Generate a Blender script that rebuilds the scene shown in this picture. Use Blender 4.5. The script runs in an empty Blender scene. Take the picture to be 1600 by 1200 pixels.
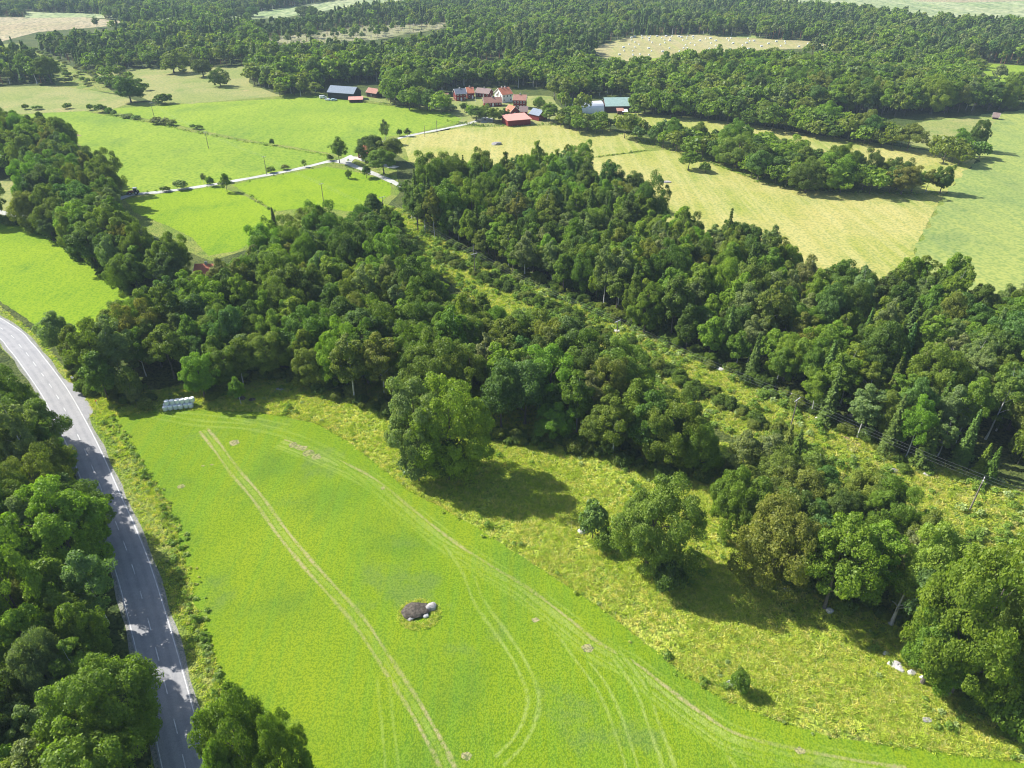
import bpy, bmesh, math, random
import numpy as np
from mathutils import Vector, Matrix
from mathutils.geometry import tessellate_polygon
random.seed(7); RNG = np.random.default_rng(7)
R = math.radians
S = bpy.context.scene; C = S.collection

# ------------------------------------------------------------------ camera, light, exposure
CAM_H, PITCH, FPX = 103.0, R(32.5), 1120.0
cd = bpy.data.cameras.new('camera'); cam = bpy.data.objects.new('camera', cd); C.objects.link(cam)
cam.location = (0, 0, CAM_H); cam.rotation_euler = (math.pi/2 - PITCH, 0, 0)
cd.sensor_width = 36; cd.lens = 36*FPX/1600; cd.clip_start = 1; cd.clip_end = 60000
S.camera = cam
SUN_EL, SUN_AZ = R(41), R(-66)            # azimuth clockwise from +Y
W = bpy.data.worlds.new("World"); S.world = W; W.use_nodes = True
wn = W.node_tree; sky = wn.nodes.new('ShaderNodeTexSky'); sky.sky_type = 'NISHITA'; sky.sun_disc = False
sky.sun_elevation = SUN_EL; sky.sun_rotation = SUN_AZ % (2*math.pi); sky.dust_density = 1.2
bg = wn.nodes['Background']; bg.inputs['Strength'].default_value = 0.1
wn.links.new(sky.outputs[0], bg.inputs['Color'])
sd = bpy.data.lights.new('sun', 'SUN'); sd.energy = 5.0; sd.angle = R(0.53); sd.color = (1, .965, .9)
sun = bpy.data.objects.new('sun', sd); C.objects.link(sun)
sv = Vector((math.sin(SUN_AZ)*math.cos(SUN_EL), math.cos(SUN_AZ)*math.cos(SUN_EL), math.sin(SUN_EL)))
sun.rotation_euler = sv.to_track_quat('Z', 'Y').to_euler(); sun.location = sv*500
S.view_settings.view_transform = 'Standard'; S.view_settings.look = 'None'
S.view_settings.exposure = 0.92; S.view_settings.gamma = 1
S.cycles.filter_width = 1.1; S.cycles.max_bounces = 5; S.cycles.diffuse_bounces = 2; S.cycles.transmission_bounces = 3
S.cycles.volume_bounces = 0; S.cycles.transparent_max_bounces = 4

# ------------------------------------------------------------------ survey: photo point -> place on the ground
SN, CS = math.sin(PITCH), math.cos(PITCH)
def G(x, y, z=0.0):
    u, v = x-800, y-600
    t = (CAM_H-z)/(FPX*SN+v*CS)
    return (u*t, (FPX*CS-v*SN)*t)
def height_at(x, yb, yt):
    X, Y = G(x, yb); v = yt-600
    return CAM_H-Y*(FPX*SN+v*CS)/(FPX*CS-v*SN)
def mpp(x, y):                                       # metres per photo pixel there
    return CAM_H/(FPX*SN+(y-600)*CS)
def px_of(X, Y, z=0):
    d = Y*CS+(CAM_H-z)*SN
    return 800+FPX*X/d, 600+FPX*((CAM_H-z)*CS-Y*SN)/d
def inside(P, poly):                                  # P (n,2)
    P = np.asarray(P, float); q = np.asarray(poly, float); n = len(q); r = np.zeros(len(P), bool)
    x, y = P[:, 0], P[:, 1]; j = n-1
    for i in range(n):
        xi, yi = q[i]; xj, yj = q[j]
        if yi != yj:
            c = ((yi > y) != (yj > y)) & (x < (xj-xi)*(y-yi)/(yj-yi)+xi); r ^= c
        j = i
    return r

# ------------------------------------------------------------------ object helpers
def tag(o, label=None, cat=None, group=None, kind=None):
    if label: o['label'] = label
    if cat: o['category'] = cat
    if group: o['group'] = group
    if kind: o['kind'] = kind
    return o
def link(name, me, mat=None, parent=None):
    o = bpy.data.objects.new(name, me); C.objects.link(o)
    if mat is not None:
        for m in (mat if isinstance(mat, (list, tuple)) else [mat]):
            me.materials.append(m)
    if parent is not None: o.parent = parent
    return o
def empty(name, loc=(0, 0, 0), rz=0):
    o = bpy.data.objects.new(name, None); C.objects.link(o); o.location = loc; o.rotation_euler = (0, 0, rz)
    o.empty_display_size = .1
    return o
def np_mesh(name, V, F, sides=4, mats=None, attr=None, smooth=False):
    V = np.asarray(V, np.float32); F = np.asarray(F, np.int32)
    me = bpy.data.meshes.new(name); me.vertices.add(len(V)); me.vertices.foreach_set('co', V.ravel())
    me.loops.add(F.size); me.loops.foreach_set('vertex_index', F.ravel())
    me.polygons.add(len(F)); me.polygons.foreach_set('loop_start', np.arange(0, F.size, F.shape[1], dtype=np.int32))
    if mats is not None: me.polygons.foreach_set('material_index', np.asarray(mats, np.int32))
    if attr is not None:
        a = me.attributes.new('leafvar', 'FLOAT', 'FACE'); a.data.foreach_set('value', np.asarray(attr, np.float32))
    me.update(calc_edges=True)
    if smooth: me.polygons.foreach_set('use_smooth', np.ones(len(F), bool))
    return me
class MB:                                            # collects simple solids for one mesh
    def __init__(s): s.V = []; s.F = []
    def box(s, x0, y0, z0, x1, y1, z1):
        n = len(s.V); s.V += [(x0,y0,z0),(x1,y0,z0),(x1,y1,z0),(x0,y1,z0),(x0,y0,z1),(x1,y0,z1),(x1,y1,z1),(x0,y1,z1)]
        s.F += [(n,n+3,n+2,n+1),(n+4,n+5,n+6,n+7),(n,n+1,n+5,n+4),(n+1,n+2,n+6,n+5),(n+2,n+3,n+7,n+6),(n+3,n,n+4,n+7)]; return s
    def poly(s, vs, fs):
        n = len(s.V); s.V += list(vs); s.F += [tuple(i+n for i in f) for f in fs]; return s
    def tube(s, p0, p1, r0, r1=None, k=8):
        r1 = r0 if r1 is None else r1; p0 = Vector(p0); p1 = Vector(p1); d = (p1-p0).normalized()
        a = d.orthogonal().normalized(); b = d.cross(a); n = len(s.V)
        for p, r in ((p0, r0), (p1, r1)):
            for i in range(k):
                t = 2*math.pi*i/k; s.V.append(tuple(p+(a*math.cos(t)+b*math.sin(t))*r))
        s.F += [(n+i, n+(i+1) % k, n+k+(i+1) % k, n+k+i) for i in range(k)]
        s.F += [tuple(range(n+k-1, n-1, -1)), tuple(range(n+k, n+2*k))]; return s
    def mesh(s, name='m'):
        me = bpy.data.meshes.new(name); me.from_pydata(s.V, [], s.F); me.update(); return me
    def build(s, name, mat, parent=None): return link(name, s.mesh(name), mat, parent)

# ------------------------------------------------------------------ materials
def new_mat(name):
    m = bpy.data.materials.new(name); m.use_nodes = True; nt = m.node_tree
    b = nt.nodes['Principled BSDF']; b.inputs['Roughness'].default_value = .85
    b.inputs['Specular IOR Level'].default_value = .25
    return m, nt, b
def N(nt, t, **k):
    n = nt.nodes.new(t)
    for a, v in k.items():
        if a in n.inputs: n.inputs[a].default_value = v
        else: setattr(n, a, v)
    return n
def col(c): return (c[0], c[1], c[2], 1)
def mix(nt, f, a, b, mode='MIX'):
    n = nt.nodes.new('ShaderNodeMix'); n.data_type = 'RGBA'; n.blend_type = mode
    for s, v in ((n.inputs[0], f), (n.inputs[6], a), (n.inputs[7], b)):
        if isinstance(v, bpy.types.NodeSocket): nt.links.new(v, s)
        else: s.default_value = v if isinstance(v, float) else col(v)
    return n.outputs[2]
def ramp(nt, s, lo, hi, a=0., b=1.):
    n = nt.nodes.new('ShaderNodeMapRange'); n.interpolation_type = 'SMOOTHSTEP'
    nt.links.new(s, n.inputs[0]); n.inputs[1].default_value = lo; n.inputs[2].default_value = hi
    n.inputs[3].default_value = a; n.inputs[4].default_value = b
    return n.outputs[0]
def math_(nt, op, a, b=0.):
    n = nt.nodes.new('ShaderNodeMath'); n.operation = op
    for s, v in ((n.inputs[0], a), (n.inputs[1], b)):
        if isinstance(v, bpy.types.NodeSocket): nt.links.new(v, s)
        else: s.default_value = v
    return n.outputs[0]
def pos(nt, sc=(1, 1, 1), rot=0, off=(0, 0, 0)):
    g = nt.nodes.new('ShaderNodeNewGeometry'); m = nt.nodes.new('ShaderNodeMapping')
    m.inputs['Scale'].default_value = sc; m.inputs['Rotation'].default_value = (0, 0, rot); m.inputs['Location'].default_value = off
    nt.links.new(g.outputs['Position'], m.inputs[0]); return m.outputs[0]
def noise(nt, vec, scale, detail=3., rough=.55, dist=0.):
    n = N(nt, 'ShaderNodeTexNoise', Scale=scale, Detail=detail, Roughness=rough, Distortion=dist)
    nt.links.new(vec, n.inputs['Vector']); return n.outputs['Fac']
def voro(nt, vec, scale):
    n = N(nt, 'ShaderNodeTexVoronoi', Scale=scale); nt.links.new(vec, n.inputs['Vector']); return n.outputs['Distance']
def ground_nodes(nt, b, base, dark, light, big=.02, mid=.12, fine=1.6, spots=None, rows=None, bump=.6, bumpd=.25, k=1.):
    """field surface: broad patches, streaks, leafy clumps"""
    p = pos(nt)
    c = mix(nt, ramp(nt, noise(nt, p, big, 4.), .35, .65), base, light)
    c = mix(nt, ramp(nt, noise(nt, pos(nt, off=(40, 9, 3)), mid, 5., .65), .48, .72, 0., .75), c, dark)
    if rows:
        a, s, cr, f = rows
        st = noise(nt, pos(nt, sc=(s, s*.06, 1), rot=a), 1., 4., .65)
        c = mix(nt, ramp(nt, st, .4, .66, 0., f), c, cr)
    if spots:
        c = mix(nt, ramp(nt, noise(nt, pos(nt, off=(7, 77, 0)), spots[1], 5., .7), spots[2], spots[2]+.12, 0., .8), c, spots[0])
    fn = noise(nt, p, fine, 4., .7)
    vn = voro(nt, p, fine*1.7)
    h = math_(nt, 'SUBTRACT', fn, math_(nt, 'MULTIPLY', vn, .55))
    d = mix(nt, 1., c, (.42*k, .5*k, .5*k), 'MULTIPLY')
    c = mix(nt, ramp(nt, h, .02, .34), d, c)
    bp = N(nt, 'ShaderNodeBump', Strength=bump, Distance=bumpd)
    nt.links.new(h, bp.inputs['Height']); nt.links.new(bp.outputs[0], b.inputs['Normal'])
    return c
def field_mat(name, **k):
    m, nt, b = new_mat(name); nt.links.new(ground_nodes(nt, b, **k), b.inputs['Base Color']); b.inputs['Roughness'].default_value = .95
    b.inputs['Specular IOR Level'].default_value = .1
    return m
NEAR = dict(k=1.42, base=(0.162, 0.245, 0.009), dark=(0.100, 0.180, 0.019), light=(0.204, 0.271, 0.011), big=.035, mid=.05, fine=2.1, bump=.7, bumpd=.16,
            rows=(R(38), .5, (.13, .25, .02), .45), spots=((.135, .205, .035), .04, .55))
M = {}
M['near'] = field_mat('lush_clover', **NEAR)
M['bright'] = field_mat('bright_ley', base=(0.175, 0.275, 0.01), dark=(0.125, 0.225, 0.015), light=(0.225, 0.31, 0.012), big=.02, mid=.05, fine=1.0, rows=(R(62), .5, (.25, .33, .014), .45), k=1.5, bump=.3)
M['mid'] = field_mat('pale_ley', base=(0.185, 0.275, 0.024), dark=(0.135, 0.22, 0.03), light=(0.245, 0.32, 0.03), big=.012, mid=.03, fine=.5, rows=(R(75), .22, (.26,.32,.035), .4), k=1.5, bump=.3)
M['meadow'] = field_mat('rough_meadow', base=(0.317, 0.378, 0.055), dark=(0.183, 0.268, 0.043), light=(0.403, 0.421, 0.073), big=.05, mid=.16, fine=1.1, bump=1., bumpd=.4, spots=((.24, .20, .075), .09, .60))
M['dry'] = field_mat('dry_pasture', base=(0.240, 0.264, 0.072), dark=(0.160, 0.224, 0.048), light=(0.304, 0.288, 0.104), big=.02, mid=.05, fine=.6, spots=((.36, .29, .12), .03, .56), k=1.5, bump=.3)
M['wheat'] = field_mat('ripening_crop', base=(0.28, 0.3, 0.055), dark=(0.2, 0.26, 0.05), light=(0.41, 0.355, 0.115), big=.016, mid=.03, fine=.7,  rows=(R(-63), .22, (.45, .40, .15), .6), spots=((.38, .27, .11), .035, .66), k=1.5, bump=.3)
M['palegreen'] = field_mat('pale_green_crop', base=(0.25, 0.3, 0.08), dark=(0.17, 0.225, 0.07), light=(0.31, 0.335, 0.085), big=.02, mid=.035, fine=.5, rows=(R(-70), .25, (.19,.25,.085), .4), k=1.5, bump=.3)
M['stubble'] = field_mat('stubble', base=(0.352, 0.296, 0.136), dark=(0.288, 0.248, 0.112), light=(0.400, 0.344, 0.176), big=.01, mid=.03, fine=.3, rows=(R(-80), .12, (.34, .32, .11), .8), k=1.5, bump=.3)
M['beige'] = field_mat('harvested', base=(0.376, 0.296, 0.176), dark=(0.320, 0.264, 0.152), light=(0.416, 0.344, 0.216), big=.006, mid=.02, fine=.2, rows=(R(80), .08, (.40, .36, .17), .5))
M['farpale'] = field_mat('far_crop', base=(0.264, 0.336, 0.136), dark=(0.208, 0.288, 0.104), light=(0.336, 0.360, 0.176), big=.004, mid=.01, fine=.1, rows=(R(84), .03, (.45, .45, .25), .7))
M['scrub'] = field_mat('scrub_floor', base=(0.215, 0.286, 0.051), dark=(0.100, 0.157, 0.043), light=(0.343, 0.343, 0.086), big=.08, mid=.25, fine=1.2, bump=1., bumpd=.5, spots=((.22, .16, .11), .3, .64))
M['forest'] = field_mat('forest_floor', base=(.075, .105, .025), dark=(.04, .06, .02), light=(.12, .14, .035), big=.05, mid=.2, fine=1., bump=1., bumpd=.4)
M['verge'] = field_mat('verge_grass', base=(0.200, 0.275, 0.037), dark=(0.100, 0.175, 0.031), light=(0.312, 0.325, 0.075), big=.09, mid=.3, fine=1.6, bump=1., bumpd=.35)
M['clearcut'] = field_mat('clearcut', base=(.28, .28, .12), dark=(.17, .21, .08), light=(.38, .34, .2), big=.03, mid=.09, fine=.5, bump=1., bumpd=.5)
M['soil'] = field_mat('bare_soil', base=(.25, .17, .11), dark=(.2, .14, .08), light=(.3, .22, .14), big=.1, mid=.3, fine=1., bump=.5)

def simple(name, c, rough=.8, spec=.3, var=0., vs=1., bump=0.):
    m, nt, b = new_mat(name); b.inputs['Roughness'].default_value = rough; b.inputs['Specular IOR Level'].default_value = spec
    if var:
        tc = nt.nodes.new('ShaderNodeTexCoord'); f = noise(nt, tc.outputs['Object'], vs, 5., .65)
        nt.links.new(mix(nt, ramp(nt, f, .3, .7), tuple(x*(1-var) for x in c), tuple(min(1, x*(1+var)) for x in c)), b.inputs['Base Color'])
        if bump:
            bp = N(nt, 'ShaderNodeBump', Strength=bump, Distance=.1); nt.links.new(f, bp.inputs['Height']); nt.links.new(bp.outputs[0], b.inputs['Normal'])
    else: b.inputs['Base Color'].default_value = col(c)
    return m
def asphalt_mat():
    m, nt, b = new_mat('asphalt'); p = pos(nt); uv = nt.nodes.new('ShaderNodeUVMap'); sp = nt.nodes.new('ShaderNodeSeparateXYZ'); nt.links.new(uv.outputs[0], sp.inputs[0])
    c = mix(nt, ramp(nt, noise(nt, p, .35, 5., .6), .3, .7), (.25, .25, .26), (.32, .315, .315))
    c = mix(nt, ramp(nt, noise(nt, p, 9., 3., .7), .35, .65, 0., .4), c, (.19, .19, .2))
    # worn wheel paths, paler; tar-dark crown between them
    w = math_(nt, 'ABSOLUTE', math_(nt, 'SINE', math_(nt, 'MULTIPLY', sp.outputs[0], 4*math.pi)))
    c = mix(nt, ramp(nt, w, .3, .95, 0., .35), c, (.36, .355, .35))
    cr = noise(nt, pos(nt, sc=(1, 1, 1)), .9, 8., .8, 1.5)
    c = mix(nt, ramp(nt, math_(nt, 'ABSOLUTE', math_(nt, 'SUBTRACT', cr, .5)), .0, .012, .6, 0.), c, (.06, .06, .065))
    nt.links.new(c, b.inputs['Base Color']); b.inputs['Roughness'].default_value = .8
    return m
M['asphalt'] = asphalt_mat()
M['gravel'] = field_mat('pale_gravel', base=(.46, .43, .39), dark=(.34, .32, .28), light=(.52, .5, .46), big=.1, mid=.4, fine=2.5, bump=.3, k=1.6)
M['paint'] = simple('road_paint', (.55, .55, .54), .6, .3, .3, 1.)
M['gravelshoulder'] = field_mat('gravel_shoulder', base=(.26, .25, .21), dark=(.17, .19, .1), light=(.32, .3, .27), big=.2, mid=.5, fine=2.5, bump=.4, k=1.3)

# ------------------------------------------------------------------ sheets of ground
def sheet(name, px, z, mat, rag=.5, step=2.5, label=None, world=False, holes=None):
    P = [Vector(p if world else G(*p)) for p in px]; out = []
    rr = random.Random(name+str(len(px)))
    for i, a in enumerate(P):
        b = P[(i+1) % len(P)]; L = (b-a).length; n = max(1, min(120, int(L/step))); nrm = Vector((-(b-a).y, (b-a).x)).normalized() if L else Vector((0, 0))
        for k in range(n):
            q = a.lerp(b, k/n)
            w = (math.sin(q.x*.31+q.y*.23)+.6*math.sin(q.x*.83-q.y*.57)+rr.uniform(-.6, .6))*rag*.6
            out.append(q+nrm*w)
    tri = tessellate_polygon([[Vector((p.x, p.y, 0)) for p in out]])
    me = bpy.data.meshes.new(name); F = []
    for t in tri:
        a, b_, c = (out[i] for i in t)
        F.append(tuple(t) if (b_-a).cross(c-a) > 0 else tuple(reversed(t)))
    me.from_pydata([(p.x, p.y, z) for p in out], [], F); me.update()
    o = link(name, me, mat); o['kind'] = 'structure'
    if label: o['label'] = label
    return o
# catmull-rom through points in metres
def spline(pts, step=2.):
    P = [Vector(p) for p in pts]; P = [P[0]*2-P[1]]+P+[P[-1]*2-P[-2]]; out = []
    for i in range(1, len(P)-2):
        a, b, c, d = P[i-1:i+3]; n = max(2, int((c-b).length/step))
        for k in range(n):
            t = k/n; out.append(.5*((2*b)+(-a+c)*t+(2*a-5*b+4*c-d)*t*t+(-a+3*b-3*c+d)*t**3))
    out.append(P[-2]); return out
def ribbon(name, pts, off, width, z, mat, kind='structure', parent=None, step=2., world=False, dash=None, wob=0., thick=0.):
    """strip along a line; off = sideways offset, dash=(on, gap) metres; uv.x runs across"""
    L = spline(pts if world else [G(*p) for p in pts], step); V, F, U = [], [], []; s = 0; on = True
    for i, p in enumerate(L):
        a = L[max(0, i-1)]; b = L[min(len(L)-1, i+1)]; d = (b-a).normalized(); n = Vector((-d.y, d.x)); s += (p-a).length if i else 0
        w = width/2*(1+wob*math.sin(s*.37)+wob*random.uniform(-.5, .5))
        o_ = off+wob*.3*math.sin(s*.11)
        for sg in (-1, 1): q = p+n*(o_+sg*w); V.append((q.x, q.y, z)); U.append(((sg+1)/2, s))
        if i and (not dash or (s % (dash[0]+dash[1])) < dash[0]): F.append((2*i-2, 2*i, 2*i+1, 2*i-1) if True else 0)
    me = bpy.data.meshes.new(name); me.from_pydata(V, [], [tuple(reversed(f)) if False else f for f in F]); uv = me.uv_layers.new(name='UVMap')
    for lp in me.loops: uv.data[lp.index].uv = U[lp.vertex_index]
    me.update(); 
    if me.polygons and me.polygons[0].normal.z < 0: me.flip_normals()
    o = link(name, me, mat, parent)
    if kind and parent is None: o['kind'] = kind
    return o

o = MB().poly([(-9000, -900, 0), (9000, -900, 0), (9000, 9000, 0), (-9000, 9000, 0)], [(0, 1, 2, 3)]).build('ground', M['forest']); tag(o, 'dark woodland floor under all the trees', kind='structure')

MEADOW = [(120,575),(165,600),(250,612),(400,570),(620,600),(760,600),(930,640),(1100,690),(1250,700),(1330,760),(1420,800),(1500,860),(1560,900),(1900,1000),(1900,1500),(300,1500),(335,1060),(270,850),(215,730),(150,645)]
sheet('meadow', MEADOW, .01, M['meadow'], .8)
VERGE_R = [(-160,400),(0,478),(60,525),(100,575),(150,620),(190,680),(225,745),(262,850),(310,1000),(350,1130),(380,1300),(230,1300),(236,1105),(182,884),(111,704),(60,600),(0,540),(-160,470)]
sheet('verge', VERGE_R, .016, M['verge'], .6)
FIELD_NEAR = [(165,652),(250,642),(330,640),(400,644),(450,651),(500,663),(545,690),(590,728),(640,766),(700,798),(760,833),(850,890),(930,943),(1000,998),(1070,1053),(1130,1092),(1200,1122),(1300,1150),(1400,1165),(1500,1178),(1600,1190),(1900,1230),(1900,1600),(420,1600),(420,1290),(345,1075),(325,1010),(300,930),(280,850),(262,790),(225,735),(195,700),(170,672)]
sheet('near_field', FIELD_NEAR, .022, M['near'], .35, 1.5)
FIELD_BEND = [(-420,335),(0,350),(50,358),(95,385),(150,415),(185,445),(214,470),(205,512),(130,524),(82,528),(40,498),(0,470),(-420,330)]
sheet('grass_between_fields', [(-300,190),(30,172),(430,147),(500,145),(730,182),(700,204),(612,232),(625,300),(590,338),(430,362),(400,385),(330,408),(190,345),(150,260)], .014, M['verge'], .5, 6)
sheet('grass_round_ripe_fields', [(600,225),(720,196),(990,208),(1060,228),(1490,303),(1440,420),(960,340),(700,300)], .014, M['verge'], .5, 6)
FIELD_BEND = [(-420,300),(-100,340),(0,349),(50,356),(95,383),(150,413),(185,443),(214,470),(205,530),(130,545),(88,532),(40,498),(0,471),(-100,415),(-420,330)]
sheet('field_by_bend', FIELD_BEND, .02, M['bright'], .4)
FD1 = [(195,312),(250,303),(330,292),(345,293),(385,307),(430,332),(425,352),(400,374),(370,392),(325,400),(300,372),(262,352),(210,332)]
FD2 = [(362,289),(420,277),(510,260),(560,270),(610,285),(610,304),(580,330),(540,330),(500,322),(430,330),(388,305)]
FE = [(35,180),(120,172),(160,179),(230,191),(300,206),(380,221),(512,241),(512,251),(420,271),(330,288),(195,305),(180,280),(150,240),(90,205)]
FF = [(160,171),(270,163),(430,155),(500,149),(560,160),(650,170),(700,176),(722,186),(715,192),(640,210),(600,214),(565,240),(540,246),(515,239),(380,217),(230,186)]
sheet('triangular_field', FD1, .03, M['bright'], .5); sheet('field_with_poles', FD2, .034, M['bright'], .5)
sheet('field_behind_lane', FE, .03, M['mid'], .6, 5); sheet('far_green_field', FF, .036, M['mid'], .6, 5)
sheet('bare_patch', [(92,207),(112,208),(128,212),(112,214),(92,213)], .05, M['soil'], .6)
SMALLF = [(-120,285),(30,283),(48,300),(34,326),(0,330),(-120,330)]
sheet('pasture_corner', SMALLF, .03, M['dry'], .5)
FG1 = [(-400,150),(0,136),(100,133),(180,148),(215,158),(170,172),(30,178),(0,182),(-400,200)]
FG2 = [(150,115),(210,108),(300,104),(385,103),(390,130),(440,150),(300,162),(240,161),(190,140)]
sheet('dry_pasture', FG1, .04, M['dry'], 1, 6); sheet('pale_pasture', FG2, .045, M['dry'], 1, 6)
FH1 = [(-500,25),(30,27),(130,27),(190,33),(180,40),(110,46),(60,50),(35,56),(0,66),(-500,75)]
FH2 = [(40,18),(160,22),(330,28),(560,-4),(640,-8),(640,0),(540,12),(440,28),(280,34),(130,27),(40,28)]
FH3 = [(0,50),(110,52),(60,75),(60,90),(0,95),(-300,100),(-300,60)]
sheet('harvested_field', FH1, .06, M['beige'], 1, 20); sheet('far_strip_field', FH2, .08, M['farpale'], 1, 20)
FI = [(625,216),(720,200),(770,198),(860,196),(930,198),(985,210),(1008,234),(930,247),(880,300),(700,300),(640,250)]
FJ = [(900,250),(1010,237),(1060,232),(1130,262),(1200,288),(1300,300),(1400,303),(1475,303),(1428,392),(1440,440),(1300,440),(1200,420),(1100,380),(960,320),(900,290)]
FK = [(985,176),(1060,181),(1170,194),(1250,207),(1350,221),(1460,237),(1527,250),(1475,306),(1350,290),(1200,240),(1060,215),(985,200)]
FL = [(1527,250),(1500,235),(1410,222),(1440,190),(1530,180),(1600,172),(2100,150),(2100,620),(1700,560),(1530,500),(1432,440),(1426,392),(1475,304)]
sheet('ripe_field', FI, .04, M['wheat'], .6, 5); sheet('ripe_field_with_hedge', FJ, .044, M['wheat'], .6, 5)
sheet('ripe_strip_field', FK, .038, M['wheat'], .6, 5); sheet('pale_green_field', FL, .05, M['palegreen'], 1.6, 3)
FM = [(1090,183),(1440,178),(1560,176),(1545,205),(1520,244),(1405,226)]
FMM = [(1430,192),(1520,184),(1556,190),(1530,215),(1522,244),(1400,222)]
sheet('pasture_behind_hedge', FMM, .056, M['dry'], .6, 5)
FN = [(915,78),(960,64),(990,56),(1080,54),(1180,60),(1300,66),(1340,71),(1250,76),(1160,80),(1060,86),(985,96),(950,92)]
sheet('mown_bale_field', FN, .07, M['stubble'], .8, 8)
sheet('far_green_corner', [(1100,54),(1140,46),(1178,46),(1182,60),(1120,57)], .075, M['palegreen'], .8, 8)
FO = [(1500,96),(1600,103),(1700,108),(1700,130),(1600,128),(1560,130),(1535,112)]
sheet('bright_field_in_woods', FO, .06, M['mid'], .8, 8)
FP = [(1000,-60),(1140,-12),(1230,2),(1330,10),(1400,18),(1455,27),(1600,30),(1800,20),(2600,-20),(2600,-60)]
sheet('far_plain', FP, .1, M['farpale'], 1, 30)
FP2 = [(1700,-22),(1520,-8),(1420,2),(1500,4),(1640,1),(1900,-4),(2300,-20)]
sheet('far_beige_field', FP2, .14, M['beige'], 1, 30)
FC1 = [(735,98),(790,95),(792,110),(745,118)]; FC2 = [(1000,92),(1035,86),(1042,100),(1030,116),(1008,114)]
sheet('small_clearing', FC1, .05, M['dry'], .8, 8); sheet('green_clearing', FC2, .05, M['mid'], .8, 8)
FCUT = [(520,48),(560,40),(640,38),(700,34),(700,44),(640,52),(590,62),(420,72),(400,60)]
sheet('clear_cut', FCUT, .05, M['clearcut'], .8, 8)
FQ = [(1075,10),(1160,4),(1150,14),(1090,14)]
FFARM = [(500,150),(560,148),(640,160),(700,152),(740,148),(860,150),(890,185),(985,172),(1000,190),(930,198),(770,198),(716,190),(640,165)]
sheet('farmyard', FFARM, .034, M['dry'], .8, 5)
FCOR = [(590,318),(640,330),(720,385),(830,437),(940,488),(1060,545),(1160,585),(1260,635),(1360,690),(1450,725),(1560,750),(1640,780),(1900,860),(1900,1100),(1640,1010),(1540,860),(1440,800),(1330,745),(1240,735),(1140,680),(1050,635),(940,580),(850,530),(740,470),(640,390)]
sheet('power_line_clearing', FCOR, .018, M['scrub'], .8)
sheet('scree_slope', [(-60,70),(35,68),(62,84),(105,100),(140,118),(180,146),(90,135),(70,105),(0,84),(-60,88)], .05, M['scrub'], .8)

# roads
ROAD = [(-420,330),(-250,385),(-120,443),(0,512),(32,541),(55,570),(81,606),(95,629),(109,655),(124,685),(140,720),(164,778),(184,824),(208,888),(236,985),(267,1105),(290,1200),(330,1380)]
RW = 6.3
ribbon('gravel_shoulder', ROAD, 0, RW+1.3, .024, M['gravelshoulder'], wob=.04)
ribbon('road', ROAD, 0, RW, .06, M['asphalt'], step=1.5)
layby = [(88,588),(104,594),(119,603),(133,622),(146,643),(136,656),(132,668),(118,660),(100,628)]
sheet('lay_by', layby, .05, M['asphalt'], .15, 1)
ribbon('edge_line', ROAD, RW/2-.28, .15, .072, M['paint'], wob=.05, step=1.)
ribbon('edge_line', ROAD, -RW/2+.28, .15, .072, M['paint'], wob=.05, step=1.)
ribbon('centre_line', ROAD, 0, .14, .072, M['paint'], dash=(3, 4.5), step=1.)
LANE = [(-60,318),(60,342),(140,330),(200,306),(260,299),(330,289),(420,273),(470,263),(512,253),(535,252),(552,259),(580,270),(600,278),(625,290),(645,300)]
ribbon('gravel_lane', LANE, 0, 3.6, .07, M['gravel'], wob=.12)
ribbon('gravel_lane', [(535,253),(551,246),(575,252),(600,258),(620,262)], 0, 4., .075, M['gravel'], wob=.12)
sheet('gravel_yard', [(508,251),(530,250),(548,242),(556,247),(548,256),(560,262),(535,256)], .085, M['gravel'], .3, 1.5)
ribbon('gravel_lane', [(600,222),(645,211),(690,202),(732,193),(758,184),(765,178),(742,172),(722,168)], 0, 3.4, .078, M['gravel'], wob=.12)
sheet('farm_gravel', [(748,186),(770,184),(772,191),(752,192)], .09, M['gravel'], .5, 2)
sheet('turning_place', [(640,300),(652,293),(656,312),(650,322),(632,320),(644,310)], .08, M['gravel'], .4, 1.5)
ribbon('gravel_lane', [(283,455),(292,448),(300,445),(330,436)], 0, 3., .07, M['gravel'], wob=.1)

# tyre tracks: strips of the same crop, thinned to pale straw along the wheel lines
def track_mat(name, spec, tc, strength):
    m, nt, b = new_mat(name); c = ground_nodes(nt, b, **spec); b.inputs['Roughness'].default_value = .95; b.inputs['Specular IOR Level'].default_value = .1
    uv = nt.nodes.new('ShaderNodeUVMap'); sp = nt.nodes.new('ShaderNodeSeparateXYZ'); nt.links.new(uv.outputs[0], sp.inputs[0])
    d = math_(nt, 'ABSOLUTE', math_(nt, 'SUBTRACT', sp.outputs[0], .5))
    f = ramp(nt, math_(nt, 'ADD', d, math_(nt, 'MULTIPLY', noise(nt, pos(nt), .7, 4., .7), .22)), .16, .56, 1., 0.)
    n1 = ramp(nt, noise(nt, pos(nt), 1.3, 5., .75), .3, .62); n2 = ramp(nt, noise(nt, pos(nt), .06, 3.), .3, .6, .35, 1.)
    f = math_(nt, 'MULTIPLY', math_(nt, 'MULTIPLY', f, n1), math_(nt, 'MULTIPLY', n2, strength))
    nt.links.new(mix(nt, f, c, tc), b.inputs['Base Color']); return m
M['tr1'] = track_mat('wheel_rut_bare', NEAR, (.34, .29, .15), .9)
M['tr2'] = track_mat('wheel_rut_worn', NEAR, (.30, .36, .10), .6)
M['tr3'] = track_mat('wheel_rut_faint', NEAR, (.26, .34, .07), .5)
T1 = [(318,672),(340,700),(365,735),(400,775),(440,830),(480,880),(520,925),(560,970),(600,1030),(640,1090),(675,1150),(700,1200),(740,1300)]
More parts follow.
